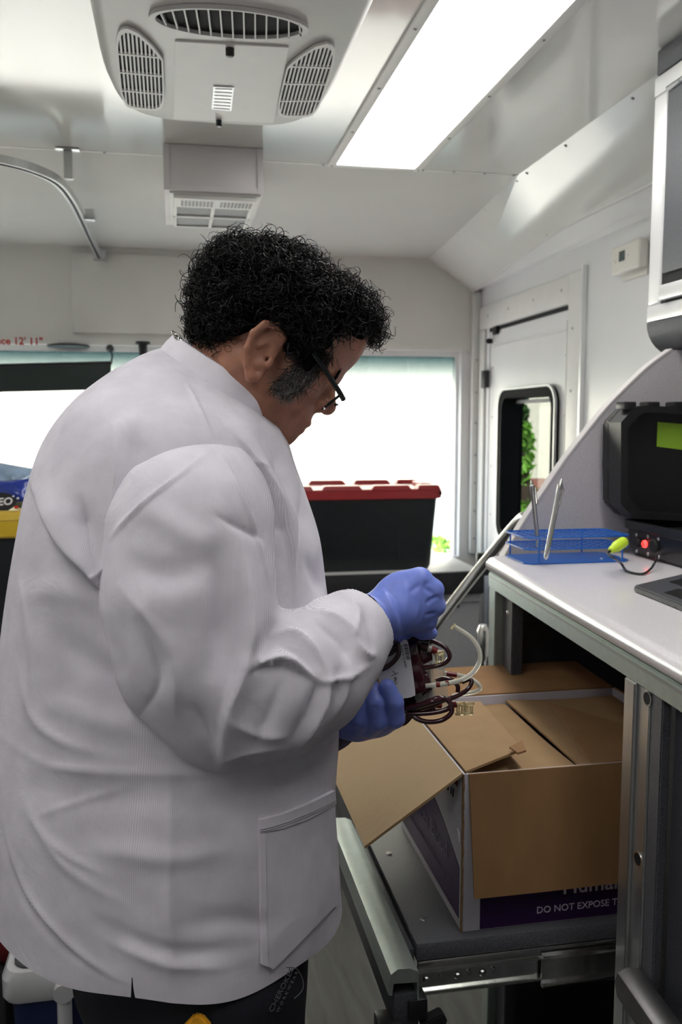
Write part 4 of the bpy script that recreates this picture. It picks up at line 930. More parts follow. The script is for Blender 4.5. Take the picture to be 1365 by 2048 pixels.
for k in range(6): lathe('hinge_knuckle', [(0, .006), (.05, .006)], (UX - .004, yd - .005 - .052 * k, z_ft - .003), (0, -1, 0), 'steel', dv, 8)
box('door_pull', (UX - .010, .9, z_fb + .006), (UX + .008, yd - .004, dz0 - .026), 'alu_white', dv, .004)
vl = []
for k in range(9):
    a = math.radians(90 * k / 8); vl.append((UX + .0 + .085 * (1 - math.cos(a)), z_vb - .078 * math.sin(a)))
vl += [(UX + .30, z_vb - .078), (UX + .30, z_vb)]
loft('valance', [[(x, y, z) for x, z in vl] for y in (CY0, UY - .002)], 'speckle', uc)
box('socket_block', (UX + .07, 1.70, z_vb - .115), (UX + .12, 1.80, z_vb - .079), 'black_plastic', uc, .004)
# ------------------------------------------------------------------ equipment case on the counter
cs = empty('equipment_case', tuple(onZ(1300, 1120, CZ))); tag(cs, 'open black hard equipment case with red lit switch', 'case')
ca, cb2 = onZ(1268, 1106, CZ), onZ(1360, 1141, CZ); CXL = (ca[0] + cb2[0]) / 2 - .006; yN, yFr = 1.42, 1.80
zr = onX(1300, 1050, CXL - .005)[2]
def crr(k, z, r=.035): return [(*p[:2], z) for p in rrect((CXL + .22, (yN + yFr) / 2, 0), (1, 0, 0), (0, 1, 0), .22 + k, (yFr - yN) / 2 + k, r, 5)]
loft('base', [crr(-.012, CZ + .0006), crr(-.004, CZ + .015), crr(0, CZ + .04), crr(0, zr - .02), crr(.006, zr - .016), crr(.006, zr), crr(-.006, zr), crr(-.012, zr - .02)], 'black_plastic', cs, ang=30)
box('base_liner', (CXL + .02, yN + .02, zr - .022), (CXL + .42, yFr - .02, zr - .016), 'black_satin', cs)
lc = [onY(*p, 1.795) for p in ((1218, 930), (1218, 845), (1245, 815), (1262, 812), (1500, 822), (1500, 1045), (1245, 1032), (1218, 1005))]
Lc = np.array([[p[0], 1.795, p[2]] for p in lc]); cen = np.array([Lc[:, 0].mean(), 1.795, Lc[:, 2].mean()])
Li = Lc + np.array([[.016 if p[0] < cen[0] else -.016, 0, .014 if p[2] < cen[2] else -.014] for p in Lc])
ringplate('lid_rim', Lc, Li, (0, -.055, 0), 'black_plastic', cs)
prism('lid_shell', [tuple(p) for p in Lc], (0, .03, 0), 'black_plastic', cs, .004)
for px in (1253, 1300, 1352):
    q = onY(px, 812, 1.765); box('lid_latch', (q[0] - .014, 1.745, q[2] - .008), (q[0] + .014, 1.785, q[2] + .009), 'black_plastic', cs, .003)
q = [onY(*p, 1.7935) for p in ((1316, 844), (1400, 851), (1400, 904), (1314, 893))]
prism('green_sticker', q, (0, -.0008, 0), 'sticker_green', cs)
box('lid_stay', (CXL + .10, 1.72, zr + .004), (CXL + .30, 1.727, zr + .008), 'steel', cs)
def cf(px, py): return onX(px, py, CXL - .0008)
for px, py, r_, mt in ((1292, 1088, .0085, 'red_glow'), (1310, 1092, .015, 'painted_void'), (1277, 1085, .010, 'painted_void')):
    lathe('switch' if mt == 'red_glow' else 'port', [(0, r_), (.004, r_ * .95), (.006, r_ * .8)], cf(px, py), (-1, 0, 0), mt, cs, 18)
q = cf(1292, 1088); tube('switch_mark', [q + np.array([-.0068, .004 * math.cos(a), .004 * math.sin(a)]) for a in np.linspace(.9, 5.6, 10)], .0008, 'dark_red', cs, 6)
for px, py in ((1297, 1073), (1297, 1108), (1318, 1078), (1318, 1114), (1274, 1070), (1274, 1102)): dome('bolt', cf(px, py), (-1, 0, 0), .0045, .003, 'screw', cs, 8)
# plug and cord
a, b_ = P(1222, 1101, 1.66), P(1249, 1083, 1.70); d_ = (b_ - a) / np.linalg.norm(b_ - a); L_ = np.linalg.norm(b_ - a)
pg = lathe('power_plug', [(0, .004), (.004, .007), (L_ * .35, .0085), (L_ * .4, .0105), (L_ * .95, .0105), (L_, .008)], a, d_, 'neon', None, 14); tag(pg, 'neon yellow-green power plug hanging beside the case', 'plug')
tube('cord', [a, P(1217, 1108, 1.66), P(1228, 1116, 1.64), onZ(1243, 1127, CZ + .012), onZ(1255, 1142, CZ + .004), onZ(1285, 1148, CZ + .003), onZ(1302, 1138, CZ + .006), onZ(1312, 1122, CZ + .02), cf(1316, 1112)], .0024, 'black_satin', pg, 8, 5)
# laptop
lt_ = empty('laptop', tuple(onZ(1330, 1180, CZ))); tag(lt_, 'thin dark grey laptop base at the right edge of the counter', 'laptop')
q = [onZ(*p, CZ + .012) for p in ((1268, 1170), (1365, 1208), (1420, 1185), (1345, 1152))]; q[1] = q[0] + (q[1] - q[0]) * 2.6; q[3] = q[0] + (q[3] - q[0]) * 1.35; q[2] = q[1] + q[3] - q[0]
prism('base', [p + [0, 0, -.0115] for p in q], (0, 0, .0115), 'speckle', lt_, .003)
s_ = lambda u, v: q[0] + (q[1] - q[0]) * u + (q[3] - q[0]) * v
prism('touchpad', [s_(.2, .12), s_(.6, .12), s_(.6, .40), s_(.2, .40)], (0, 0, .0006), 'black_satin', lt_)
prism('keyboard', [s_(.08, .5), s_(.92, .5), s_(.92, .95), s_(.08, .95)], (0, 0, .0012), 'black_plastic', lt_)
# ------------------------------------------------------------------ test tube rack with two pens
rk = empty('test_tube_rack', tuple(onZ(1110, 1118, CZ))); tag(rk, 'blue wire test tube rack on the counter', 'rack')
r0, r1 = onZ(1064, 1130, CZ), onZ(1246, 1124, CZ); rx0, rx1 = r0[0] - .012, r1[0] + .02; ry0, ry1 = r0[1] - .0, 1.80
chf = .014
def outl(z, k=0): return [(rx0 + k, ry0 + chf, z), (rx0 + chf, ry0 + k, z), (rx1 - chf, ry0 + k, z), (rx1 - k, ry0 + chf, z), (rx1 - k, ry1 - chf, z), (rx1 - chf, ry1 - k, z), (rx0 + chf, ry1 - k, z), (rx0 + k, ry1 - chf, z)]
prism('base_plate', outl(CZ + .0006), (0, 0, .0025), 'blue_rack', rk)
zt_, zm_ = onY(1064, 1077, ry0)[2], onY(1064, 1100, ry0)[2]
for nm, z in (('top_grid', zt_), ('middle_grid', zm_)):
    parts = [tube_geo(outl(z) + [outl(z)[0]], .0017, 6)]
    for i in range(1, 12): x = rx0 + (rx1 - rx0) * i / 12; parts.append(tube_geo([(x, ry0 + .002, z), (x, ry1 - .002, z)], .0012, 5))
    for i in range(1, 6): y = ry0 + (ry1 - ry0) * i / 6; parts.append(tube_geo([(rx0 + .002, y, z), (rx1 - .002, y, z)], .0012, 5))
    g_ = merged(nm, parts, 'blue_rack', rk); g_['kind'] = 'stuff'
for x, y in ((rx0 + .028, ry0), (rx1 - .022, ry0), (rx0 + .016, ry1), (rx1 - .05, ry1)): tube('upright', [(x, y, CZ + .001), (x, y, zt_)], .0019, 'blue_rack', rk, 8)
for px, py in ((1204, 1118), (1244, 1116)): lathe('rubber_foot', [(0, .003), (.002, .0025)], onZ(px, py, CZ + .0033), (0, 0, 1), 'paper', rk, 8)
def pen(name, a, b_, r, mt, label):
    d = b_ - a; L = np.linalg.norm(d); d = d / L
    o = empty(name, tuple(a)); tag(o, label, 'pen')
    lathe('barrel', [(0, r * .45), (.006, r * .9), (L * .18, r), (L * .80, r), (L * .80 + .001, r * 1.12), (L * .93, r * 1.12), (L * .94, r * .7)], a, d, mt, o, 14)
    lathe('button', [(L * .94, r * .5), (L * .985, r * .5), (L, r * .35)], a, d, 'chrome', o, 10)
    s = np.cross(d, FW); s /= np.linalg.norm(s); f = -s * r * 1.5
    tube('clip', [a + d * L * .9 + f * .7, a + d * L * .89 + f, a + d * L * .68 + f, a + d * L * .66 + f * .8], r * .26, 'chrome', o, 6)
    return o
pen('ballpoint_pen', P(1092, 1119, 1.755) , P(1124, 958, 1.775), .0052, 'steel', 'silver ballpoint pen standing in the blue rack')
a = P(1078, 1100, 1.83); pen('ballpoint_pen', a, P(1064, 961, 1.80), .0046, 'screw', 'dark grey pen leaning at the back of the blue rack')
# ================================================================== THE MAN
pe = empty('person', (.05, 1.22, 0)); tag(pe, 'man in white lab jacket and blue gloves bending over blood bags', 'person')
FH = np.array([FW[0], FW[1], 0]); FH /= np.linalg.norm(FH); ZU = np.array([0, 0, 1.])
# head frame: x forward, y to his left, z up; turned a little away and bent down
_y, _p = math.radians(13), math.radians(34)
fh = math.cos(_y) * RT + math.sin(_y) * FH
HF = math.cos(_p) * fh - math.sin(_p) * ZU; HUp = math.sin(_p) * fh + math.cos(_p) * ZU; HL = np.cross(HUp, HF)
HO = P(565, 650, 1.20); HR = np.array([HF, HL, HUp]); HS = 1.03
def H(x, y, z): return HO + HS * (HF * x + HL * y + HUp * z)
def hell(c, r, k=.01, tilt=0.):
    R = HR
    if tilt: c_, s_ = math.cos(tilt), math.sin(tilt); R = np.array([HF * c_ + HUp * s_, HL, -HF * s_ + HUp * c_])
    return ell(H(*c), np.array(r) * HS, R, k)
head = [hell((-.008, 0, .014), (.100, .077, .080)), hell((.045, 0, .025), (.066, .064, .070), .02), hell((.030, 0, -.045), (.066, .061, .080), .025),
        hell((.02, 0, -.085), (.055, .056, .042), .02)]
for s in (-1, 1):
    head += [ball(H(.052, s * .040, -.058), .031, .02), cap(H(-.015, s * .052, -.075), H(.066, s * .02, -.117), .024, .020, .02),
             cap(H(.091, s * .012, -.020), H(.076, s * .05, -.026), .0130, .0105, .012)]
head += [ball(H(.078, 0, -.118), .0215, .015), hell((.074, 0, -.086), (.028, .033, .034), .014)]
for s in (-1, 1): head += [cut(ball(H(.108, s * .034, -.046), .016, .012)), ball(H(.077, s * .033, -.045), .0140, .004)]
head += [cap(H(.094, 0, -.026), H(.1095, 0, -.051), .0085, .0105, .010), ball(H(.1115, 0, -.056), .0112, .008)]
for s in (-1, 1): head += [ball(H(.099, s * .0135, -.062), .0098, .007)]
head += [hell((.096, 0, -.090), (.010, .021, .0062), .004), hell((.093, 0, -.102), (.010, .019, .0070), .004), hell((.086, 0, -.113), (.008, .016, .005), .008)]
head += [cut(cap(H(.108, -.022, -.0960), H(.108, .022, -.0960), .0026, .0026, .003))]
for s in (-1, 1):       # ears
    ec = np.array([-.006, s * .077, -.057])
    def E_(x, z, dy=0.): return H(ec[0] + x, ec[1] + s * dy, ec[2] + z)
    rim = [E_(.014, .014, -.004), E_(.010, .030, .004), E_(-.004, .037, .009), E_(-.019, .030, .012), E_(-.025, .012, .013), E_(-.021, -.008, .011), E_(-.010, -.024, .007), E_(.002, -.034, .003), E_(.010, -.028, -.001), E_(.011, -.016, -.003)]
    head += [hell(ec + [-.004, s * .002, .004], (.020, .0065, .032), .006, -.1)]
    head += chain(rim, [.0042, .0046, .0048, .0048, .0045, .0042, .0045, .0065, .0060, .0045], .003)
    head += [cut(hell(ec + [-.002, s * .0105, .000], (.0105, .0085, .016), .004)), cut(cap(E_(.008, -.004, .004), E_(.014, -.003, -.006), .0045, .003, .003))]
    head += [cap(E_(-.010, .004, .007), E_(.002, .024, .006), .003, .003, .003), cap(E_(.013, -.004, .004), E_(.013, -.010, .004), .0048, .004, .003)]
nk0 = P(432, 812, 1.215)
body = head + [cap(nk0, H(-.028, 0, -.055), .064, .058, .03), cap(nk0, H(.03, 0, -.10), .052, .036, .03)]
chest = P(340, 1010, 1.20); belly = P(345, 1500, 1.19); hips = P(380, 1850, 1.19)
body += [cap(nk0, chest, .07, .125, .04), cap(chest, belly, .125, .14, .04), cap(belly, hips, .14, .115, .04)]
shR, elR, wrR = P(385, 960, 1.09), P(440, 1390, 1.05), P(745, 1236, 1.163)
shL, elL, wrL = P(400, 960, 1.34), P(560, 1370, 1.36), P(672, 1432, 1.255)
for sh, el, wr in ((shR, elR, wrR), (shL, elL, wrL)): body += chain([sh, el, (el + wr) / 2, wr], [.055, .042, .038, .027], .02)
body += chain([wrR, P(800, 1212, 1.175), P(850, 1190, 1.185)], [.026, .018, .008]) + chain([wrL, P(735, 1452, 1.225), P(760, 1455, 1.22)], [.024, .016, .008])
legs = []
for px, d in ((444, 1.13), (448, 1.32)):
    t = P(px, 1950, d); kn = np.array([t[0] + .01, t[1], .46]); an = np.array([t[0] - .005, t[1], .09]); legs.append((t, kn, an))
    body += chain([t, kn, an, an + [.11, .02, -.045]], [.085, .058, .038, .028], .02)
hx, hy, hz = HO
V, Fc = solid(body, (-.42, .82, .0), (.42, 1.62, 1.62), .0095, 2, ((hx - .15, hx + .15, .0027), (hy - .12, hy + .12, .0027), (hz - .20, hz + .12, .0027)))
mk('body', V, Fc, 'skin', pe, smooth=True)['label'] = 'bronze-skinned head, neck and wrist in profile looking down'
# ------------------------------------------------------------------ jacket
SLY = []
def ringkeys():
    K = [((-2, 1836), (681, 1812), 1.19, .192), ((-6, 1720), (678, 1720), 1.19, .190), ((-5, 1600), (671, 1600), 1.19, .187), ((0, 1480), (678, 1480), 1.19, .178), ((12, 1330), (678, 1330), 1.19, .172),
         ((30, 1190), (655, 1190), 1.19, .174), ((50, 1080), (640, 1080), 1.19, .180), ((72, 985), (612, 990), 1.195, .188), ((106, 885), (590, 930), 1.20, .19), ((160, 808), (578, 890), 1.205, .182),
         ((225, 752), (570, 868), 1.21, .158), ((285, 714), (565, 856), 1.212, .118), ((326, 697), (560, 849), 1.214, .088)]
    out = []
    for l_, r_, d, b in K:
        a, c = P(*l_, d), P(*r_, d); out.append(np.concatenate([(a + c) / 2, (c - a) / 2, FH * b]))
    return np.array(out)
RK = ringkeys(); ROW = catmull(RK, 22); NT = 400
th = np.linspace(0, 2 * math.pi, NT, endpoint=False)
def spow(v, n): return np.sign(v) * np.abs(v) ** (2 / n)
V, UV = [], []; vlen = 0.
# lower rows follow the flared, uneven hem
for i, r in enumerate(ROW):
    n_ = 2.25 - .35 * max(0, 1 - i / 60)
    C, A_, B_ = r[:3], r[3:6], r[6:9]
    p = C + np.outer(spow(np.cos(th), n_), A_) + np.outer(spow(np.sin(th), n_), B_)
    if i: vlen += np.linalg.norm(ROW[i][:3] - ROW[i - 1][:3])
    V.append(p); UV.append(np.stack([th * .2, np.full(NT, vlen)], 1))
V = np.array(V); NR = len(V)
dz_h = .006 * np.sin(3 * th + .8) + .004 * np.sin(7 * th) - .012 * np.cos(th) + .034 * np.maximum(0, -np.cos(th)) ** 1.6
for i in range(40): V[i, :, 2] += dz_h * (1 - i / 40) ** 2
for i in range(30):   # gentle flare waves at the hem
    k = (1 - i / 30) ** 2; rad = V[i] - ROW[i][:3]; V[i] += rad * (.012 * np.sin(5 * th + 1.) * k)[:, None]
V = V.reshape(-1, 3); UV = np.concatenate(UV)
Fc = np.array([[i * NT + k, i * NT + (k + 1) % NT, (i + 1) * NT + (k + 1) % NT, (i + 1) * NT + k] for i in range(NR - 1) for k in range(NT)])
TF = [([(368, 755), (398, 815), (435, 895)], 4, .0025, 'g'), ([(425, 880), (470, 960), (508, 1050), (528, 1130), (550, 1200)], 5, .004, 'g'),
      ([(30, 915), (70, 975), (100, 1035), (135, 1095), (185, 1150), (240, 1215), (270, 1250)], 26, .016, 's'),
      ([(226, 820), (234, 930), (222, 1040), (200, 1150)], 15, .007, 'c'), ([(262, 830), (262, 950), (236, 1080)], 18, -.006, 'g'),
      ([(158, 980), (176, 1080), (215, 1190)], 10, -.009, 'c'), ([(178, 1160), (208, 1142), (240, 1095)], 6, .007, 'c'), ([(200, 1130), (215, 1180), (228, 1230)], 7, -.008, 'g'),
      ([(-30, 1440), (70, 1520), (180, 1543), (341, 1547), (470, 1540), (620, 1500)], 7, .0042, 'c'), ([(0, 1560), (180, 1590), (420, 1590)], 30, -.003, 'g'),
      ([(341, 1300), (341, 1500), (341, 1660), (341, 1800), (342, 1950), (340, 2100)], 24, .006, 'c'),
      ([(-6, 1560), (25, 1720), (90, 1835), (175, 1920), (290, 1985)], 7, .006, 'c'), ([(-6, 1620), (45, 1790), (115, 1880), (220, 1965)], 8, -.005, 'g'), ([(30, 1560), (90, 1680), (150, 1750), (270, 1820)], 9, .004, 'c'),
      ([(40, 1610), (120, 1700), (230, 1760)], 6, .003, 'c'), ([(50, 1640), (160, 1603), (300, 1560)], 4, .0025, 'c'), ([(150, 1690), (330, 1715), (500, 1690)], 22, .004, 'g'), ([(340, 1860), (470, 1840), (560, 1860)], 24, -.004, 'g'),
      ([(150, 1820), (300, 1890), (400, 1905), (540, 1885)], 16, -.004, 'g'), ([(190, 1870), (330, 1928), (480, 1935)], 10, .004, 'c'), ([(400, 1600), (480, 1700), (500, 1840)], 26, .004, 'g'), ([(500, 1560), (560, 1570), (640, 1560)], 20, -.004, 'g'),
      ([(430, 810), (512, 930), (560, 1020), (584, 1110), (592, 1240)], 16, .014, 's'), ([(548, 838), (572, 905), (587, 960), (604, 1030)], 8, .010, 'c'), ([(515, 850), (560, 950), (595, 1040)], 12, -.009, 'g'),
      ([(598, 950), (604, 1030), (597, 1090), (588, 1180)], 10, -.011, 'c'), ([(605, 960), (630, 1060), (640, 1160)], 10, .007, 'c'), ([(605, 1100), (650, 1200)], 12, -.006, 'g'),
      ([(420, 890), (490, 920), (540, 945)], 6, .004, 'c'), ([(450, 970), (520, 1030), (585, 1070)], 9, -.006, 'c'), ([(100, 900), (180, 800), (280, 725)], 22, .006, 'c'), ([(150, 940), (215, 830), (330, 745)], 24, -.004, 'g'),
      ([(50, 1210), (110, 1180), (210, 1220)], 26, .004, 'g'), ([(30, 1290), (60, 1420), (120, 1480), (240, 1520)], 10, .006, 'c'), ([(36, 1140), (58, 1260), (64, 1420)], 8, .005, 'c'), ([(80, 1260), (180, 1320), (300, 1420)], 30, -.004, 'g'), ([(60, 1390), (200, 1440), (380, 1480)], 26, .004, 'g')]
Fr = Fc[:, ::-1] if np.mean(np.sum(vnormals(V, Fc) * (V - ROW[:, :3].mean(0)), 1)) < 0 else Fc
V = folds(V, Fr, TF)
V = relax(V, Fr, 1, .3) if False else V
# slit in the hem
q2, _z = proj(V[:NT]); sl_i = int(np.argmin(np.where(np.sin(th) < 0, np.abs(q2[:, 0] - 263), 1e9)))
keep = np.ones(len(Fr), bool)
for i in range(10): keep[i * NT + sl_i] = False
V3 = V.reshape(NR, NT, 3)
for i in range(11):
    w_ = .0022 * (1 - i / 10)
    tdir = V3[i, (sl_i + 2) % NT] - V3[i, sl_i - 1]; tdir /= np.linalg.norm(tdir)
    V3[i, sl_i] += tdir * (-w_ * .5 + (np.linalg.norm(V3[i, sl_i + 1] - V3[i, sl_i]) * .48) * min(1, i / 10.)); V3[i, sl_i + 1] -= tdir * (-w_ * .5 + (np.linalg.norm(V3[i, sl_i + 1] - V3[i, sl_i]) * .48) * min(1, i / 10.))
V = V3.reshape(-1, 3)
TV, TFc = V.copy(), Fr
jk = mk('lab_jacket', V, Fr[keep].tolist(), 'fabric', pe, smooth=True, uv=UV); jk['label'] = 'white non-woven lab jacket'
# collar band
cr = []
for k, (up_, inn) in enumerate(((0, 1.0), (.012, .985), (.024, .955), (.026, .93), (.018, .90))):
    r = ROW[-1]; nn = np.cross(r[3:6], r[6:9]); nn /= np.linalg.norm(nn); nn = nn if nn[2] > 0 else -nn
    cr.append(r[:3] + nn * up_ + inn * (np.outer(spow(np.cos(th[::4]), 2.25), r[3:6]) + np.outer(spow(np.sin(th[::4]), 2.25), r[6:9])))
m_ = len(th[::4]); CV = np.concatenate(cr); CF = [[i * m_ + k, i * m_ + (k + 1) % m_, (i + 1) * m_ + (k + 1) % m_, (i + 1) * m_ + k] for i in range(len(cr) - 1) for k in range(m_)]
mk('collar', CV, CF, 'fabric_plain', jk, smooth=True)
# sleeves
SR = chain([P(418, 935, 1.142), P(378, 1060, 1.062), P(378, 1190, 1.05), P(396, 1310, 1.048), P(452, 1393, 1.05), P(540, 1376, 1.062), P(618, 1342, 1.088), P(684, 1286, 1.125), P(732, 1240, 1.158), P(775, 1214, 1.18)],
           [.092, .096, .0975, .091, .078, .0775, .072, .055, .038, .033], .03)
SR += [cap(P(436, 1440, 1.045), P(443, 1488, 1.045), .040, .021, .03), cap(P(560, 1430, 1.06), P(590, 1470, 1.065), .030, .018, .03), cap(P(650, 1240, 1.12), P(680, 1213, 1.135), .022, .014, .02)]
def sleeve(prims, lo, hi, cutp, cutn, items, uvdir):
    V, Fc = solid(prims, lo, hi, .0035, 2); V = folds(V, Fc, items)
    c = V[Fc].mean(1); keep = ((c - cutp) @ cutn) < 0; Fc = Fc[keep]
    used = np.unique(Fc); mp = np.full(len(V), -1); mp[used] = np.arange(len(used)); V = V[used]; Fc = mp[Fc]
    # snap the open edge to the cut
    cnt = {}
    for f in Fc:
        for a, b in ((0, 1), (1, 2), (2, 3), (3, 0)): e = (min(f[a], f[b]), max(f[a], f[b])); cnt[e] = cnt.get(e, 0) + 1
    bd = np.array(sorted({v for e, c_ in cnt.items() if c_ == 1 for v in e}))
    V[bd] -= np.outer((V[bd] - cutp) @ cutn, cutn)
    return V, Fc, np.stack([V @ uvdir, V[:, 2]], 1)
cn = P(760, 1212, 1.16) - P(700, 1258, 1.12); cn /= np.linalg.norm(cn)
SF = [([(215, 1085), (250, 1042), (330, 972), (455, 875)], 4, .004, 'g'), ([(425, 880), (470, 960), (508, 1050), (528, 1130), (550, 1200)], 4, .0035, 'g'),
      ([(478, 1040), (492, 1200), (478, 1330), (450, 1430), (436, 1560)], 22, .018, 's'), ([(432, 1060), (446, 1230), (432, 1380)], 26, -.012, 'g'),
      ([(280, 1200), (306, 1300), (316, 1352), (306, 1395), (270, 1440)], 13, -.009, 'c'), ([(335, 1250), (352, 1350), (352, 1450)], 20, .007, 'c'), ([(230, 1160), (300, 1240), (350, 1320)], 22, .006, 'c'),
      ([(480, 1348), (520, 1330), (560, 1324), (600, 1340), (665, 1378)], 13, .016, 's'), ([(505, 1350), (535, 1290), (560, 1235)], 13, -.013, 'c'), ([(530, 1270), (585, 1266), (628, 1300), (662, 1365)], 10, .011, 'c'), ([(550, 1285), (600, 1312), (640, 1365)], 10, -.009, 'c'),
      ([(662, 1320), (652, 1400), (625, 1455), (585, 1520)], 10, .013, 'c'), ([(640, 1345), (620, 1425), (570, 1505)], 11, -.012, 'c'), ([(695, 1300), (690, 1380), (645, 1465)], 10, .008, 'c'), ([(676, 1325), (666, 1400), (625, 1475)], 8, -.008, 'c'),
      ([(600, 1220), (660, 1232), (702, 1262), (716, 1320)], 8, .009, 'c'), ([(620, 1240), (680, 1280), (705, 1335)], 9, -.008, 'c'), ([(680, 1180), (716, 1225), (706, 1280)], 7, .006, 'c'), ([(708, 1275), (736, 1310), (760, 1300)], 7, .006, 'c'), ([(620, 1366), (690, 1355), (750, 1325)], 5, .007, 'c'), ([(724, 1205), (742, 1260), (750, 1320)], 8, -.005, 'g'),
      ([(440, 1430), (520, 1470), (590, 1470)], 16, .007, 'c'), ([(420, 1530), (500, 1500), (590, 1495)], 10, .006, 'c'), ([(565, 1350), (540, 1430), (505, 1490)], 16, -.008, 'c'), ([(270, 990), (360, 1060), (450, 1100)], 30, .005, 'g'), ([(230, 1110), (330, 1150), (450, 1110)], 30, -.005, 'g'), ([(420, 1025), (490, 1060), (535, 1085)], 9, -.006, 'c'), ([(380, 1400), (410, 1450), (430, 1510)], 12, -.006, 'c')]
V, Fc, uv = sleeve(SR, (-.16, .86, .86), (.36, 1.30, 1.50), P(730, 1228, 1.145), cn, SF, RT)
sr = mk('sleeve', V, Fc.tolist(), 'fabric', jk, smooth=True, uv=uv); sr['label'] = 'near right sleeve bent at the elbow'
SL = chain([P(420, 960, 1.34), P(480, 1180, 1.36), P(560, 1360, 1.36), P(620, 1405, 1.31), P(668, 1430, 1.26), P(690, 1436, 1.245)], [.09, .085, .075, .062, .045, .042], .03)
cn2 = P(690, 1436, 1.245) - P(620, 1405, 1.31); cn2 /= np.linalg.norm(cn2)
V, Fc, uv = sleeve(SL, (-.1, 1.05, .86), (.36, 1.62, 1.50), P(676, 1431, 1.255), cn2, [], RT)
s2 = mk('sleeve', V, Fc.tolist(), 'fabric', jk, smooth=True, uv=uv); s2['label'] = 'far left sleeve hidden behind the near one'
# things sewn onto the jacket follow its surface
from mathutils.bvhtree import BVHTree
bvh = BVHTree.FromPolygons([tuple(v) for v in TV], [tuple(f) for f in TFc.tolist()])
def hit(px, py):
    r = ray(px, py); h = bvh.ray_cast(Vector(CAM), Vector(r / np.linalg.norm(r)))
    return None if h[0] is None else (np.array(h[0]), np.array(h[1]))
def patch(name, poly_top, poly_bot, nx, ny, off, mt, par, uvs=True):
    """a cloth patch between an upper and a lower edge (sight-line polylines) laid on the jacket"""
    tp, bt = np.asarray(poly_top, float), np.asarray(poly_bot, float); V, UV, Fc = [], [], []
    def at_(pl, s): q = s * (len(pl) - 1); i = min(int(q), len(pl) - 2); return pl[i] + (pl[i + 1] - pl[i]) * (q - i)
    last = None; P3 = np.zeros((ny + 1, nx + 1, 3)); N3 = np.zeros((ny + 1, nx + 1, 3))
    for j in range(ny + 1):
        for i in range(nx + 1):
            p = at_(tp, i / nx) * (1 - j / ny) + at_(bt, i / nx) * j / ny; h = hit(*p)
            if h is None: h = last if last is not None else (P(p[0], p[1], 1.1), -FW)
            last = h; n0 = h[1] if h[1] @ (-FW) > 0 else -h[1]; P3[j, i] = h[0]; N3[j, i] = n0
    for s_ in (1., -.3):
        V.append((P3 + N3 * off * s_).reshape(-1, 3)); UV.append(np.stack([(P3 @ RT).ravel(), P3[..., 2].ravel()], 1))
    M = nx + 1; o1 = M * (ny + 1)
    for j in range(ny):
        for i in range(nx): a = j * M + i; Fc += [[a, a + M, a + M + 1, a + 1], [o1 + a, o1 + a + 1, o1 + a + M + 1, o1 + a + M]]
    bd = list(range(M)) + [j * M + nx for j in range(1, ny + 1)] + [ny * M + i for i in range(nx - 1, -1, -1)] + [j * M for j in range(ny - 1, 0, -1)]
    for k in range(len(bd)): a, b = bd[k], bd[(k + 1) % len(bd)]; Fc.append([a, b, b + o1, a + o1])
    return autosmooth(mk(name, np.concatenate(V), Fc, mt, par, uv=np.concatenate(UV)), 40)
pk = patch('pocket', [(517, 1641), (560, 1630), (610, 1610), (663, 1583)], [(522, 1926), (545, 1936), (600, 1880), (672, 1806)], 26, 40, .0035, 'fabric', jk)
patch('pocket_hem', [(516, 1638), (560, 1627), (610, 1607), (664, 1580)], [(516, 1664), (560, 1655), (610, 1637), (666, 1607)], 26, 6, .0052, 'fabric_plain', pk)
patch('pocket_edge', [(516, 1664), (527, 1663)], [(521, 1926), (533, 1930)], 3, 40, .0046, 'fabric_plain', pk)
for dy in (16, 20):
    pts = []
    for s in np.linspace(0, 1, 26):
        p = np.array([517 + s * 146, 1640 - 10 * s - 47 * s ** 1.4 + dy]); h = hit(*p)
        if h is not None: pts.append(h[0] + (h[1] if h[1] @ (-FW) > 0 else -h[1]) * .0058)
    tube('stitching', pts, .0005, 'console', pk, 4)
# ------------------------------------------------------------------ trousers and shoes
TR = [ell(P(385, 1900, 1.20), (.16, .160, .15), None, .03)]
for t, kn, an in legs: TR += chain([t, (t + kn) / 2, kn, an], [.110, .100, .084, .070], .02)
V, Fc = solid(TR, (-.3, .9, .05), (.35, 1.55, .95), .008, 2)
c = V[Fc].mean(1); Fc = Fc[c[:, 2] < .90]; tz = mk('trousers', V, Fc.tolist(), 'navy', pe, smooth=True); tz['label'] = 'dark navy scrub trousers'
tb = BVHTree.FromPolygons([tuple(v) for v in V], [tuple(f) for f in Fc.tolist()])
h = tb.ray_cast(Vector(CAM), Vector(ray(543, 2024)).normalized())
if h[0] is not None:
    n0 = np.array(h[1]); n0 = n0 if n0 @ -FW > 0 else -n0; u_ = np.array(P(606, 1950, 1.1)) - P(563, 1995, 1.1); u_ -= n0 * (u_ @ n0); v_ = np.cross(n0, u_)
    q = np.array(h[0]) + n0 * .002; text('brand_label', 'CHEROKEE', .0105, q, u_, v_, 'label_thread', tz); un = u_ / np.linalg.norm(u_); vn = v_ / np.linalg.norm(v_)
    text('brand_label', 'W O R K W E A R', .0062, q - vn * .0085 + un * .003, u_, v_, 'label_thread', tz)
    tube('label_border', [q + un * a + vn * b for a, b in ((.05, .012), (.054, -.004), (.046, -.022), (.036, -.028), (.024, -.022))], .0006, 'label_thread', tz, 5, 4)
for t, kn, an in legs:
    R = []
    for s, w, hgt in ((-.075, .03, .05), (-.06, .037, .075), (-.01, .04, .09), (.05, .043, .07), (.11, .045, .05), (.16, .04, .04), (.178, .02, .025)):
        R.append([an * [1, 1, 0] + fh * s + HL * w * math.cos(a) * 1. + ZU * (.004 + hgt * .5 + hgt * .5 * math.sin(a)) for a in np.linspace(0, 2 * math.pi, 17)[:-1]])
    loft('shoe', R, 'shoe', pe)
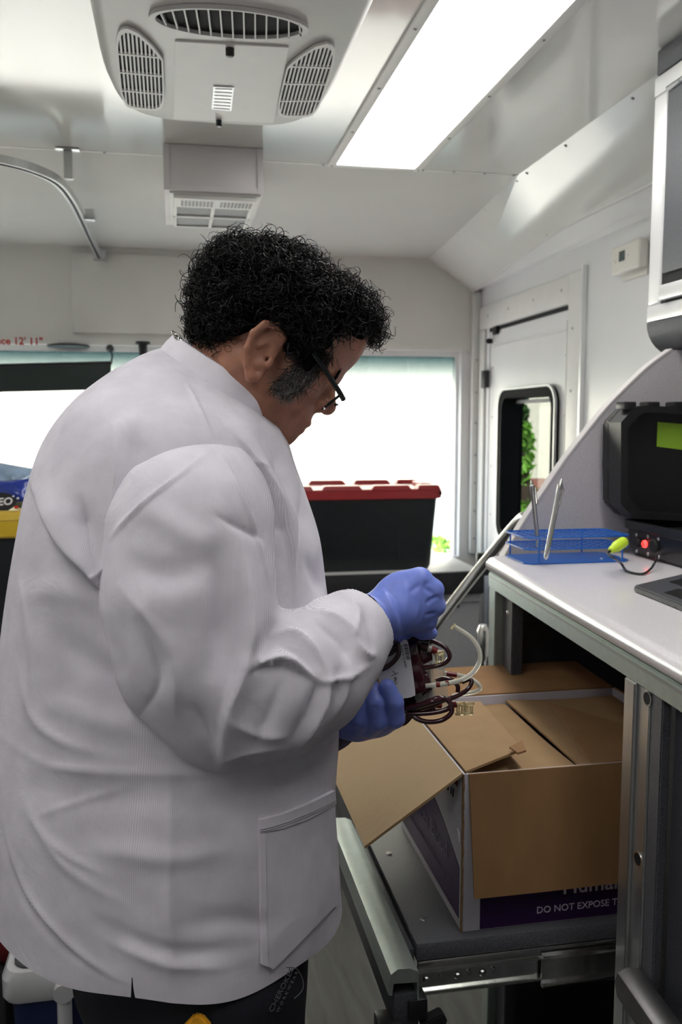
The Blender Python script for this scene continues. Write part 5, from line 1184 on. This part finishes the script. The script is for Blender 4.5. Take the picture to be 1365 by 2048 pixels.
a = P(392, 2036, 1.0); h = tb.ray_cast(Vector(CAM), Vector(ray(392, 2050)).normalized()); b0 = np.array(h[0]) if h[0] is not None else P(392, 2050, 1.08)
ug = (P(405, 2025, 1.0) - P(372, 2060, 1.0)); ug /= np.linalg.norm(ug); vg = np.cross(FW, ug)
hp = prism('highlighter', [b0 - FW * .012 + ug * s + vg * t for s, t in ((-.05, -.011), (.012, -.012), (.018, -.004), (.016, .012), (-.05, .011))], FW * .010, 'orange', None, .002); tag(hp, 'orange-yellow ribbed marker sticking out at the trouser pocket', 'marker')
# ------------------------------------------------------------------ gloves
def glove(prims, lo, hi, items, label, cutp=None, cutn=None):
    V, Fc = solid(prims, lo, hi, .0017, 2); V = folds(V, Fc, items)
    if cutp is not None: Fc = Fc[((V[Fc].mean(1) - cutp) @ cutn) < 0]
    o = mk('glove', V, Fc.tolist(), 'glove', pe, smooth=True); o['label'] = label; return V
w0 = P(752, 1236, 1.163); kn_ = [P(842, 1157, 1.172), P(866, 1180, 1.175), P(870, 1212, 1.180), P(855, 1242, 1.186)]
GR = [cap(w0, P(792, 1218, 1.170), .0315, .0335, .008), cap(P(742, 1241, 1.160), P(762, 1231, 1.163), .035, .0325, .006)]
for k_, (K, r) in enumerate(zip(kn_, (.0145, .0150, .0145, .0130))):
    GR.append(cap(P(792, 1200 + k_ * 12, 1.170), K, .022, r, .010))
    tip1 = K + FH * .030 + RT * (.006 - .004 * k_) - ZU * .012; tip2 = tip1 - RT * .022 - ZU * .012 + FH * .004; tip3 = tip2 - RT * .010 - FH * .012 - ZU * .004
    GR += chain([K, tip1, tip2, tip3], [r * .92, .0105, .0095, .0085], .005)
GR += [ell(P(812, 1197, 1.172), (.042, .020, .038), np.array([RT, FH, ZU]), .012)]
GR += chain([P(795, 1238, 1.185), P(825, 1252, 1.200), P(846, 1262, 1.212), P(862, 1266, 1.215)], [.017, .0125, .0110, .0095], .007)
GF = [([(722, 1190), (745, 1200), (768, 1225), (778, 1280)], 5, .003, 'g'), ([(755, 1172), (778, 1200), (792, 1240), (796, 1278)], 7, .0028, 'g'), ([(765, 1168), (788, 1198), (802, 1240), (806, 1275)], 5, -.002, 'g'),
      ([(800, 1150), (815, 1190), (812, 1240)], 6, .0015, 'g'), ([(830, 1170), (838, 1210), (826, 1255)], 5, .0014, 'g'), ([(850, 1190), (850, 1225), (838, 1255)], 5, .0014, 'g'), ([(815, 1190), (845, 1165)], 5, -.0014, 'g'), ([(858, 1160), (852, 1176), (872, 1192)], 5, -.003, 'g'), ([(882, 1190), (862, 1200), (850, 1210)], 4, -.003, 'g'), ([(878, 1224), (862, 1228), (848, 1230)], 4, -.0025, 'g')]
cg = P(700, 1260, 1.15) - P(760, 1230, 1.165); cg /= np.linalg.norm(cg)
glove(GR, P(690, 1290, 1.16) - np.array([.03, .09, .06]), P(900, 1120, 1.18) + np.array([.04, .14, .05]), GF, 'blue nitrile glove on the upper, right hand', P(753, 1236, 1.163), cg)
def fing(pts, rs): return chain([P(*p) for p in pts], [r * .93 for r in rs], .0028)
GL = [cap(P(662, 1432, 1.262), P(712, 1446, 1.240), .027, .026, .01), ell(P(738, 1446, 1.232), (.040, .020, .022), np.array([RT, FH, ZU]), .010)]
GL += fing([(765, 1450, 1.222), (790, 1436, 1.192), (789, 1405, 1.181), (775, 1374, 1.180)], [.016, .0150, .0138, .0120])
GL += fing([(738, 1455, 1.218), (757, 1440, 1.190), (752, 1405, 1.183), (742, 1372, 1.190)], [.016, .0150, .0140, .0115])
GL += fing([(712, 1455, 1.222), (724, 1438, 1.196), (722, 1408, 1.192), (718, 1380, 1.200)], [.016, .0148, .0138, .0110])
GL += fing([(692, 1448, 1.228), (697, 1432, 1.206), (699, 1408, 1.206), (702, 1388, 1.214)], [.015, .0135, .0125, .0105])
GL += fing([(690, 1436, 1.25), (730, 1405, 1.27), (765, 1380, 1.275), (790, 1362, 1.272)], [.018, .0145, .0125, .0105])
LF = [([(700, 1465), (725, 1455), (740, 1440)], 6, -.0015, 'g'), ([(745, 1468), (765, 1455)], 5, .0012, 'g'), ([(770, 1420), (798, 1412)], 4, -.0012, 'g'), ([(735, 1420), (762, 1412)], 4, -.0012, 'g')]
glove(GL, P(650, 1490, 1.22) - np.array([.04, .08, .03]), P(810, 1340, 1.25) + np.array([.03, .12, .04]), LF, 'blue nitrile glove on the lower hand gripping the bags')
# ------------------------------------------------------------------ eyeglasses and necklace
gl = empty('eyeglasses', parent=pe); gl['label'] = 'black rectangular eyeglasses slipped down the nose'
def Hw(x, y, z): return H(x, y, z)
for s in (-1, 1):
    c = Hw(.108, s * .035, -.052); u_ = HL * s * .97 - HF * .12; v_ = HUp * .93 + HF * .30; u_ /= np.linalg.norm(u_); v_ /= np.linalg.norm(v_)
    lo_ = rrect(c, u_, v_, .027, .0150, .008, 5); li_ = rrect(c, u_, v_, .0236, .0115, .007, 5); nn = np.cross(u_, v_)
    ringplate('rim', lo_, li_, nn * .0035, 'glasses', gl); prism('lens', list(rrect(c + nn * .001, u_, v_, .0242, .0121, .007, 5)), nn * .0012, 'lens', gl)
    tube('temple_arm', [Hw(.113, s * .063, -.044), Hw(.09, s * .073, -.036), Hw(.03, s * .081, -.016), Hw(-.02, s * .084, -.004), Hw(-.036, s * .082, -.02)], [.0036, .0034, .003, .0026, .002], 'glasses', gl, 8, 4)
tube('bridge', [Hw(.117, -.010, -.048), Hw(.121, 0, -.045), Hw(.117, .010, -.048)], .0018, 'glasses', gl, 8, 3)
nkp = [(345, 668), (357, 680), (362, 690), (372, 697), (383, 706), (391, 718), (396, 730)]
ch = empty('necklace', parent=pe); ch['label'] = 'silver link chain at the nape'
for i in range(12):
    s = i / 11 * (len(nkp) - 1); k = min(int(s), len(nkp) - 2); p = np.array(nkp[k]) + (np.array(nkp[k + 1]) - np.array(nkp[k])) * (s - k); tg = np.array(nkp[k + 1]) - np.array(nkp[k]); tg = tg / np.linalg.norm(tg)
    c = P(p[0] + 4, p[1], 1.148 + .01 * (1 - i / 11)); T_1 = RT * tg[0] - UP * tg[1]; S_1 = np.cross(T_1, FW) if i % 2 else FW * .6 + np.cross(T_1, FW) * .5
    pts = [c + T_1 * .0050 * math.cos(a) + S_1 * .0032 * math.sin(a) for a in np.linspace(0, 2 * math.pi, 11)]
    mk('chain_link', *tube_geo(pts, .0013, 6), 'silver', ch, smooth=True)
# ------------------------------------------------------------------ hair
def scalp(u):  # direction in head frame -> point on the scalp (local)
    u = u / np.linalg.norm(u); a = np.array([.104, .081, .084]); c = np.array([-.006, 0, .014]); return c + u / np.sqrt(np.sum((u / a) ** 2))
def hairy(p):
    x, y, z = p
    if x > .055: return z > (.060 if abs(y) < .045 else .022 + 1.3 * (x - .055))
    if x > .012: return z > -.026 + max(0, x - .03) * 1.6
    if x > -.038: return z > -.012
    return z > -.092
roots = []
while len(roots) < 5200:
    p = scalp(rng.normal(size=3))
    if hairy(p): roots.append(p)
roots = np.array(roots)
roots[:, 2] -= .018 * np.clip((roots[:, 2] - .03) / .05, 0, 1)
_b = (roots[:, 0] > .03) & (roots[:, 2] > .04); roots[_b, 0] += .012
_b = roots[:, 0] < -.03; roots[_b, 0] -= .010 * np.clip((.05 - roots[_b, 2]) / .1, 0, 1)
hb = [ell((-.008, 0, .010), (.110, .088, .080), None, .01), cut(ell((.108, 0, -.050), (.085, .12, .096), None, .02)), cut(cap((-.008, -.12, -.075), (-.008, .12, -.075), .050, .050, .012)), ell((-.058, 0, -.030), (.050, .070, .055), None, .02)]
for p in roots[:420]:
    nrm_ = p - np.array([-.006, 0, .018]); nrm_ /= np.linalg.norm(nrm_); hb.append(ball(p + nrm_ * rng.uniform(.002, .012), rng.uniform(.006, .011), .004))
for s in (-1, 1): hb.append(cap((.040, s * .070, .01), (.050, s * .066, -.040), .016, .009, .008))
V, Fc = solid(hb, (-.17, -.15, -.12), (.17, .15, .17), .0034, 1)
W = HO + HS * (V @ HR); hm = mk('hair', W, Fc.tolist(), 'hair_base', pe, smooth=True); hm['label'] = 'thick curly black hair'
def curls(roots, n, out, L0, L1, rad, r0, r1, seed, grav=.25, seg=13, turns=(.6, 1.5)):
    g = np.random.default_rng(seed); parts = []
    VV, FF, off = [], [], 0
    gl_ = HR @ np.array([0, 0, -1.])
    for k in range(n):
        p = roots[g.integers(len(roots))] + g.normal(size=3) * .003
        nr = p - np.array([-.006, 0, .018]); nr /= np.linalg.norm(nr)
        d = nr * g.uniform(.0, .40) + g.normal(size=3) * .45 + gl_ * grav; d /= np.linalg.norm(d)
        a = np.cross(d, g.normal(size=3)); a /= np.linalg.norm(a); b = np.cross(d, a)
        L = g.uniform(L0, L1); R_ = g.uniform(*rad); tn_ = g.uniform(*turns); ph = g.uniform(0, 6.28); t = np.linspace(0, 1, seg)[:, None]
        base = p + nr * g.uniform(*out) 
        an = ph + t * 6.2832 * tn_
        pts = base + d * L * t * (1 - .25 * t) + R_ * (a * (np.cos(an) - math.cos(ph)) + b * (np.sin(an) - math.sin(ph))) * (.5 + .5 * t)
        pts = HO + HS * (pts @ HR); w = g.uniform(r0, r1)
        v, f = tube_geo(pts, np.linspace(w, w * .4, seg), 3, False); VV.append(v); FF += [[i + off for i in q] for q in f]; off += len(v)
    return np.concatenate(VV), FF
V, Fc = curls(roots, 7500, (.002, .018), .008, .022, (.004, .0090), .0005, .0011, 11, .08, 15, (.8, 1.9))
o = mk('curls', V, Fc, 'hair', hm, smooth=True); o['kind'] = 'stuff'
front = roots[(roots[:, 0] > .025) & (roots[:, 2] > .052)]
V, Fc = curls(front, 2000, (.006, .034), .012, .030, (.004, .0100), .0005, .0011, 12, -.02, 15, (.8, 1.9)); VF, FF_ = curls(roots[roots[:, 2] < .062], 1500, (.004, .016), .020, .036, (.006, .011), .0006, .0013, 17, .10, 18, (.5, 1.1)); o = mk('locks', VF, FF_, 'hair', hm, smooth=True); o['kind'] = 'stuff'
o = mk('forelock', V, Fc, 'hair', hm, smooth=True); o['kind'] = 'stuff'
lowr = rng.normal(size=(6000, 3)); lowr = np.array([-.058, 0, -.030]) + lowr / np.linalg.norm(lowr, axis=1)[:, None] * np.array([.048, .068, .053]); lowr = lowr[(lowr[:, 0] < -.040) & (lowr[:, 2] > -.082) & (lowr[:, 2] < .03)]
V, Fc = curls(lowr, 2300, (.0, .010), .008, .018, (.003, .0065), .0004, .0010, 13, .10, 15, (.8, 1.8)); o = mk('nape_curls', V, Fc, 'hair', hm, smooth=True); o['kind'] = 'stuff'
# sideburns and eyebrows lie close on the skin
def lay(name, fn, n, L, w, mt, seed, dirf):
    g = np.random.default_rng(seed); VV, FF, off = [], [], 0
    for k in range(n):
        p, nr = fn(g); d = dirf(g, p); d -= nr * (d @ nr); d /= np.linalg.norm(d); l_ = L * g.uniform(.6, 1.3); t = np.linspace(0, 1, 7)[:, None]; sd2 = np.cross(nr, d) * g.normal() * .3
        pts = p + d * l_ * t + nr * (.001 + .005 * t * (1 - .6 * t)) + sd2 * l_ * t * t
        pts = HO + HS * (pts @ HR); v, f = tube_geo(pts, np.linspace(w, w * .4, 7), 3, False); VV.append(v); FF += [[i + off for i in q] for q in f]; off += len(v)
    o = mk(name, np.concatenate(VV), FF, mt, hm, smooth=True); o['kind'] = 'stuff'; return o
hb_ = BVHTree.FromPolygons([tuple(v) for v in bpy.data.objects['body'].data.vertices.__iter__() and [tuple(Vector(v.co) + Vector(pe.location)) for v in bpy.data.objects['body'].data.vertices]], [tuple(p.vertices) for p in bpy.data.objects['body'].data.polygons])
def onskin(x, z, s=-1):
    o_ = H(x, s * .16, z); d = -HL * s; h = hb_.ray_cast(Vector(o_), Vector(d))
    if h[0] is None: return np.array([x, s * .07, z]), np.array([0, s * 1., 0])
    p = HR @ (np.array(h[0]) - HO) / HS; nn = HR @ np.array(h[1]); return p, nn if nn[1] * s > 0 else -nn
for s in (-1, 1):
    def fs(g, s=s): t = g.random(); x = .058 - .018 * t + g.normal() * .0075; z = -.006 - .076 * t; return onskin(x, z, s)
    lay('sideburn', fs, 1500, .012, .0005, 'hair', 21, lambda g, p: np.array([-.1 + .5 * g.normal(), 0, -1.]))
    def fg(g, s=s): t = g.uniform(.35, 1); x = .060 - .018 * t + g.normal() * .0085; z = -.010 - .074 * t; return onskin(x, z, s)
    lay('grey_sideburn', fg, 420, .012, .00045, 'hair_grey', 22, lambda g, p: np.array([-.3 + .5 * g.normal(), 0, -1.]))
    def fe(g, s=s):
        t = g.random(); y = s * (.016 + .038 * t); z = -.026 + .005 * math.sin(t * 3) + g.normal() * .0022; o_ = H(.2, y, z); h = hb_.ray_cast(Vector(o_), Vector(-HF))
        p = HR @ (np.array(h[0]) - HO) / HS if h[0] is not None else np.array([.09, y, z]); return p, np.array([.95, s * .3, .1])
    lay('eyebrow', fe, 420, .009, .0005, 'hair', 23, lambda g, p, s=s: np.array([-.1, s * 1., .35 + .3 * g.normal()]))
# ================================================================== BLOOD BAGS IN HIS HANDS
def pouch(quad, d, th, mt, name, par, N=18, sag=0.):
    q = [np.asarray(p, float) for p in quad]; V, Fc = [], []
    nn = -FW
    for side in (1, -1):
        for i in range(N + 1):
            for j in range(N + 1):
                s, t = i / N, j / N; p2 = (q[0] * (1 - s) + q[1] * s) * (1 - t) + (q[3] * (1 - s) + q[2] * s) * t; a, b = 2 * s - 1, 2 * t - 1
                z = th * ((1 - a ** 6) * (1 - b ** 6)) ** .5 * (1 + .08 * math.sin(5 * a + 3 * b) + .05 * math.sin(9 * b)) + .0006
                V.append(P(p2[0], p2[1], d) + nn * z * side)
        o = 0 if side == 1 else (N + 1) ** 2
        for i in range(N):
            for j in range(N): f = [o + i * (N + 1) + j, o + (i + 1) * (N + 1) + j, o + (i + 1) * (N + 1) + j + 1, o + i * (N + 1) + j + 1]; Fc.append(f if side == 1 else f[::-1])
    return mk(name, np.array(V), Fc, mt, par, smooth=True)
def ptube(name, pts, r, mt, par, n=8, sm=6): return tube(name, [P(*p) for p in pts], r, mt, par, n, sm)
DB = 1.222
b1 = empty('blood_bag', tuple(P(800, 1340, DB))); tag(b1, 'dark red blood bag with white label and coiled tubing, front of the stack', 'blood bag', 'blood bags')
b2 = empty('blood_bag', tuple(P(805, 1370, DB + .03))); tag(b2, 'dark red blood bag behind the labelled one with looped lower tubing', 'blood bag', 'blood bags')
pouch([(700, 1300), (838, 1275), (858, 1385), (730, 1408)], DB, .012, 'blood', 'pouch', b1)
pouch([(815, 1268), (862, 1275), (866, 1320), (845, 1330)], DB + .002, .004, 'blood', 'pouch_shoulder', b1, 10); pouch([(838, 1340), (856, 1345), (866, 1378), (845, 1392)], DB + .002, .005, 'blood', 'pouch_shoulder', b1, 10)
pouch([(790, 1258), (860, 1268), (872, 1402), (835, 1412)], DB + .007, .0015, 'clear_pvc', 'seal_margin', b1, 10)
pouch([(712, 1330), (862, 1330), (872, 1425), (735, 1436)], DB + .034, .013, 'blood', 'pouch', b2)
pouch([(860, 1310), (888, 1322), (900, 1412), (868, 1420)], DB + .036, .0015, 'clear_pvc', 'seal_margin', b2, 8)
ptube('seal_rim', [(790, 1420, DB + .0), (826, 1418, DB), (852, 1404, DB), (872, 1390, DB)], .0014, 'clear_pvc', b1)
# label with bar code and handwriting
dl = DB - .0145
lb_ = catmull([(700, 1316), (760, 1296), (800, 1281), (812, 1280), (817, 1287), (824, 1330), (831, 1384), (827, 1392), (812, 1396), (770, 1400), (730, 1403)], 4)
lbo = prism('bag_label', [P(x, y, dl) for x, y in lb_], -FW * .0008, 'paper', b1)
dlt = dl - .0009
g = np.random.default_rng(3); y = 1289.
while y < 1320:
    w_ = g.choice([.8, 1.2, 1.9]); x0_ = 808 + (y - 1289) * .19
    prism('barcode_bar', [P(x0_, y, dlt), P(x0_ + 8, y - .4, dlt), P(x0_ + 8, y + w_ - .4, dlt), P(x0_, y + w_, dlt)], -FW * .0002, 'print_black', lbo); y += w_ + g.choice([.8, 1.3, 1.8])
text('label_number', 'W0417 21 21140 RO', .0036, P(801.5, 1291, dlt), P(809, 1324, dlt) - P(802, 1290, dlt), RT * .98 + ZU * .2, 'print_black', lbo, off=.0001)
for pts in ([(786, 1342), (790, 1346), (793, 1349)], [(797, 1345), (790, 1349), (783, 1352)], [(788, 1356), (794, 1355), (789, 1358), (794, 1359), (789, 1362), (793, 1364)], [(795, 1366), (789, 1369), (787, 1374), (791, 1376)]):
    tube('handwriting', [P(x, y, dlt) for x, y in pts], .0004, 'print_black', lbo, 5, 4)
ptube('rubber_band', [(752, 1345, dl - .002), (757, 1370, dl - .003), (760, 1395, dl - .002), (765, 1415, dl)], .0022, 'rubber_band', b1, 6)
# ports and tubing
ptube('port', [(843, 1292, DB - .003), (856, 1296, DB - .004)], .0055, 'blood_tube', b1, 10, 2); ptube('port_sleeve', [(856, 1296, DB - .004), (863, 1298, DB - .004)], .0056, 'clear_tube', b1, 10, 2)
ptube('port', [(862, 1298, DB - .004), (874, 1303, DB - .004)], .0050, 'blood_bit', b1, 10, 2)
def clip(pts, par):
    c = P(*pts)
    for dx, dy, w_, h_ in ((0, 0, .008, .003), (-.003, -.008, .002, .007), (.004, -.008, .002, .007), (0, -.014, .007, .002)):
        q = c + RT * dx + ZU * dy; box('tube_clip', q - [w_, .003, h_], q + [w_, .003, h_], 'clear_amber', par, .001)
clip((879, 1306, DB - .004), b1)
ptube('tubing', [(858, 1281, DB + .004), (876, 1286, DB), (893, 1297, DB - .004), (900, 1312, DB - .006), (892, 1325, DB - .006), (872, 1332, DB - .004), (846, 1336, DB - .003)], .0033, 'blood_tube', b1, 10)
ptube('tubing', [(740, 1316, dl - .004), (772, 1311, dl - .006), (790, 1300, dl - .006), (797, 1290, dl - .005), (790, 1283, dl - .002), (772, 1280, dl)], .0033, 'blood_tube', b1, 10)
ptube('tubing', [(796, 1288, dl - .006), (798, 1308, dl - .007), (785, 1326, dl - .007), (765, 1338, dl - .006), (752, 1334, dl - .004)], .0033, 'blood_tube', b1, 10)
ptube('tubing', [(768, 1296, dl - .002), (778, 1290, dl - .006), (788, 1286, dl - .008), (782, 1278, dl - .004)], .0036, 'blood_tube', b1, 10); ptube('tubing', [(762, 1304, dl - .003), (780, 1300, dl - .009), (792, 1294, dl - .008)], .0034, 'blood_tube', b1, 10)
ptube('tubing', [(852, 1372, DB - .004), (880, 1369, DB - .006), (905, 1365, DB - .008), (928, 1358, DB - .008), (948, 1344, DB - .006), (960, 1322, DB - .004), (958, 1298, DB - .002), (943, 1276, DB), (920, 1260, DB + .002), (907, 1253, DB + .003)], .0034, 'clear_tube', b1, 10)
for a_, b2_ in (((873, 1369.5), (881, 1369)), ((892, 1367), (899, 1366)), ((919, 1362.5), (925, 1360))): ptube('blood_drop', [(*a_, DB - .0065), (*b2_, DB - .0075)], .0037, 'blood_bit', b1, 10, 2)
ptube('tube_end', [(909, 1255, DB + .002), (905, 1251, DB + .003)], [.0046, .0052], 'clear_amber', b1, 10, 2)
db2 = DB + .03
ptube('tubing', [(890, 1346, db2), (915, 1350, db2), (938, 1356, db2), (955, 1366, db2), (961, 1376, db2), (950, 1384, db2), (930, 1388, db2), (905, 1392, db2)], .0032, 'clear_tube', b2, 10)
ptube('blood_drop', [(893, 1347, db2), (914, 1350, db2)], .0036, 'blood_bit', b2, 10, 2)
ptube('tubing', [(872, 1362, DB + .012), (888, 1357, DB + .012), (905, 1360, DB + .012), (916, 1372, DB + .012), (916, 1384, DB + .012)], .0033, 'blood_tube', b2, 10)
ptube('tubing', [(925, 1364, DB + .006), (938, 1359, DB + .003), (944, 1364, DB), (936, 1378, DB - .002), (915, 1392, DB - .004), (890, 1400, DB - .004), (860, 1412, DB - .002), (815, 1424, DB)], .0033, 'blood_tube', b2, 10)
ptube('tubing', [(812, 1416, DB - .004), (845, 1408, DB - .012), (876, 1396, DB - .016), (895, 1400, DB - .016), (902, 1412, DB - .016), (890, 1420, DB - .015), (860, 1426, DB - .012), (815, 1428, DB - .006)], .0036, 'blood_tube', b2, 10)
ptube('tubing', [(824, 1428, DB - .006), (835, 1438, DB - .010), (858, 1444, DB - .014), (885, 1440, DB - .016), (903, 1426, DB - .017), (903, 1410, DB - .017), (896, 1396, DB - .016)], .0034, 'blood_tube', b2, 10)
ptube('tubing', [(800, 1420, DB - .002), (830, 1414, DB - .010), (862, 1404, DB - .018), (885, 1398, DB - .018)], .0038, 'blood_tube', b2, 10)
ptube('tubing', [(780, 1442, DB + .002), (800, 1444, DB - .002), (815, 1434, DB - .004), (822, 1424, DB - .002)], .0034, 'blood_tube', b2, 10); ptube('tubing', [(786, 1446, DB + .008), (806, 1448, DB + .002), (820, 1436, DB), (826, 1424, DB)], .0032, 'blood_tube', b2, 10)
ptube('port', [(868, 1408, db2 - .01), (884, 1410, db2 - .01)], .005, 'blood_bit', b2, 10, 2); ptube('port', [(905, 1410, db2 - .01), (914, 1408, db2 - .01)], .0045, 'blood_bit', b2, 10, 2)
clip((921, 1408, db2 - .01), b2); clip((938, 1408, db2 - .008), b2)
# ------------------------------------------------------------------ small print: nothing further
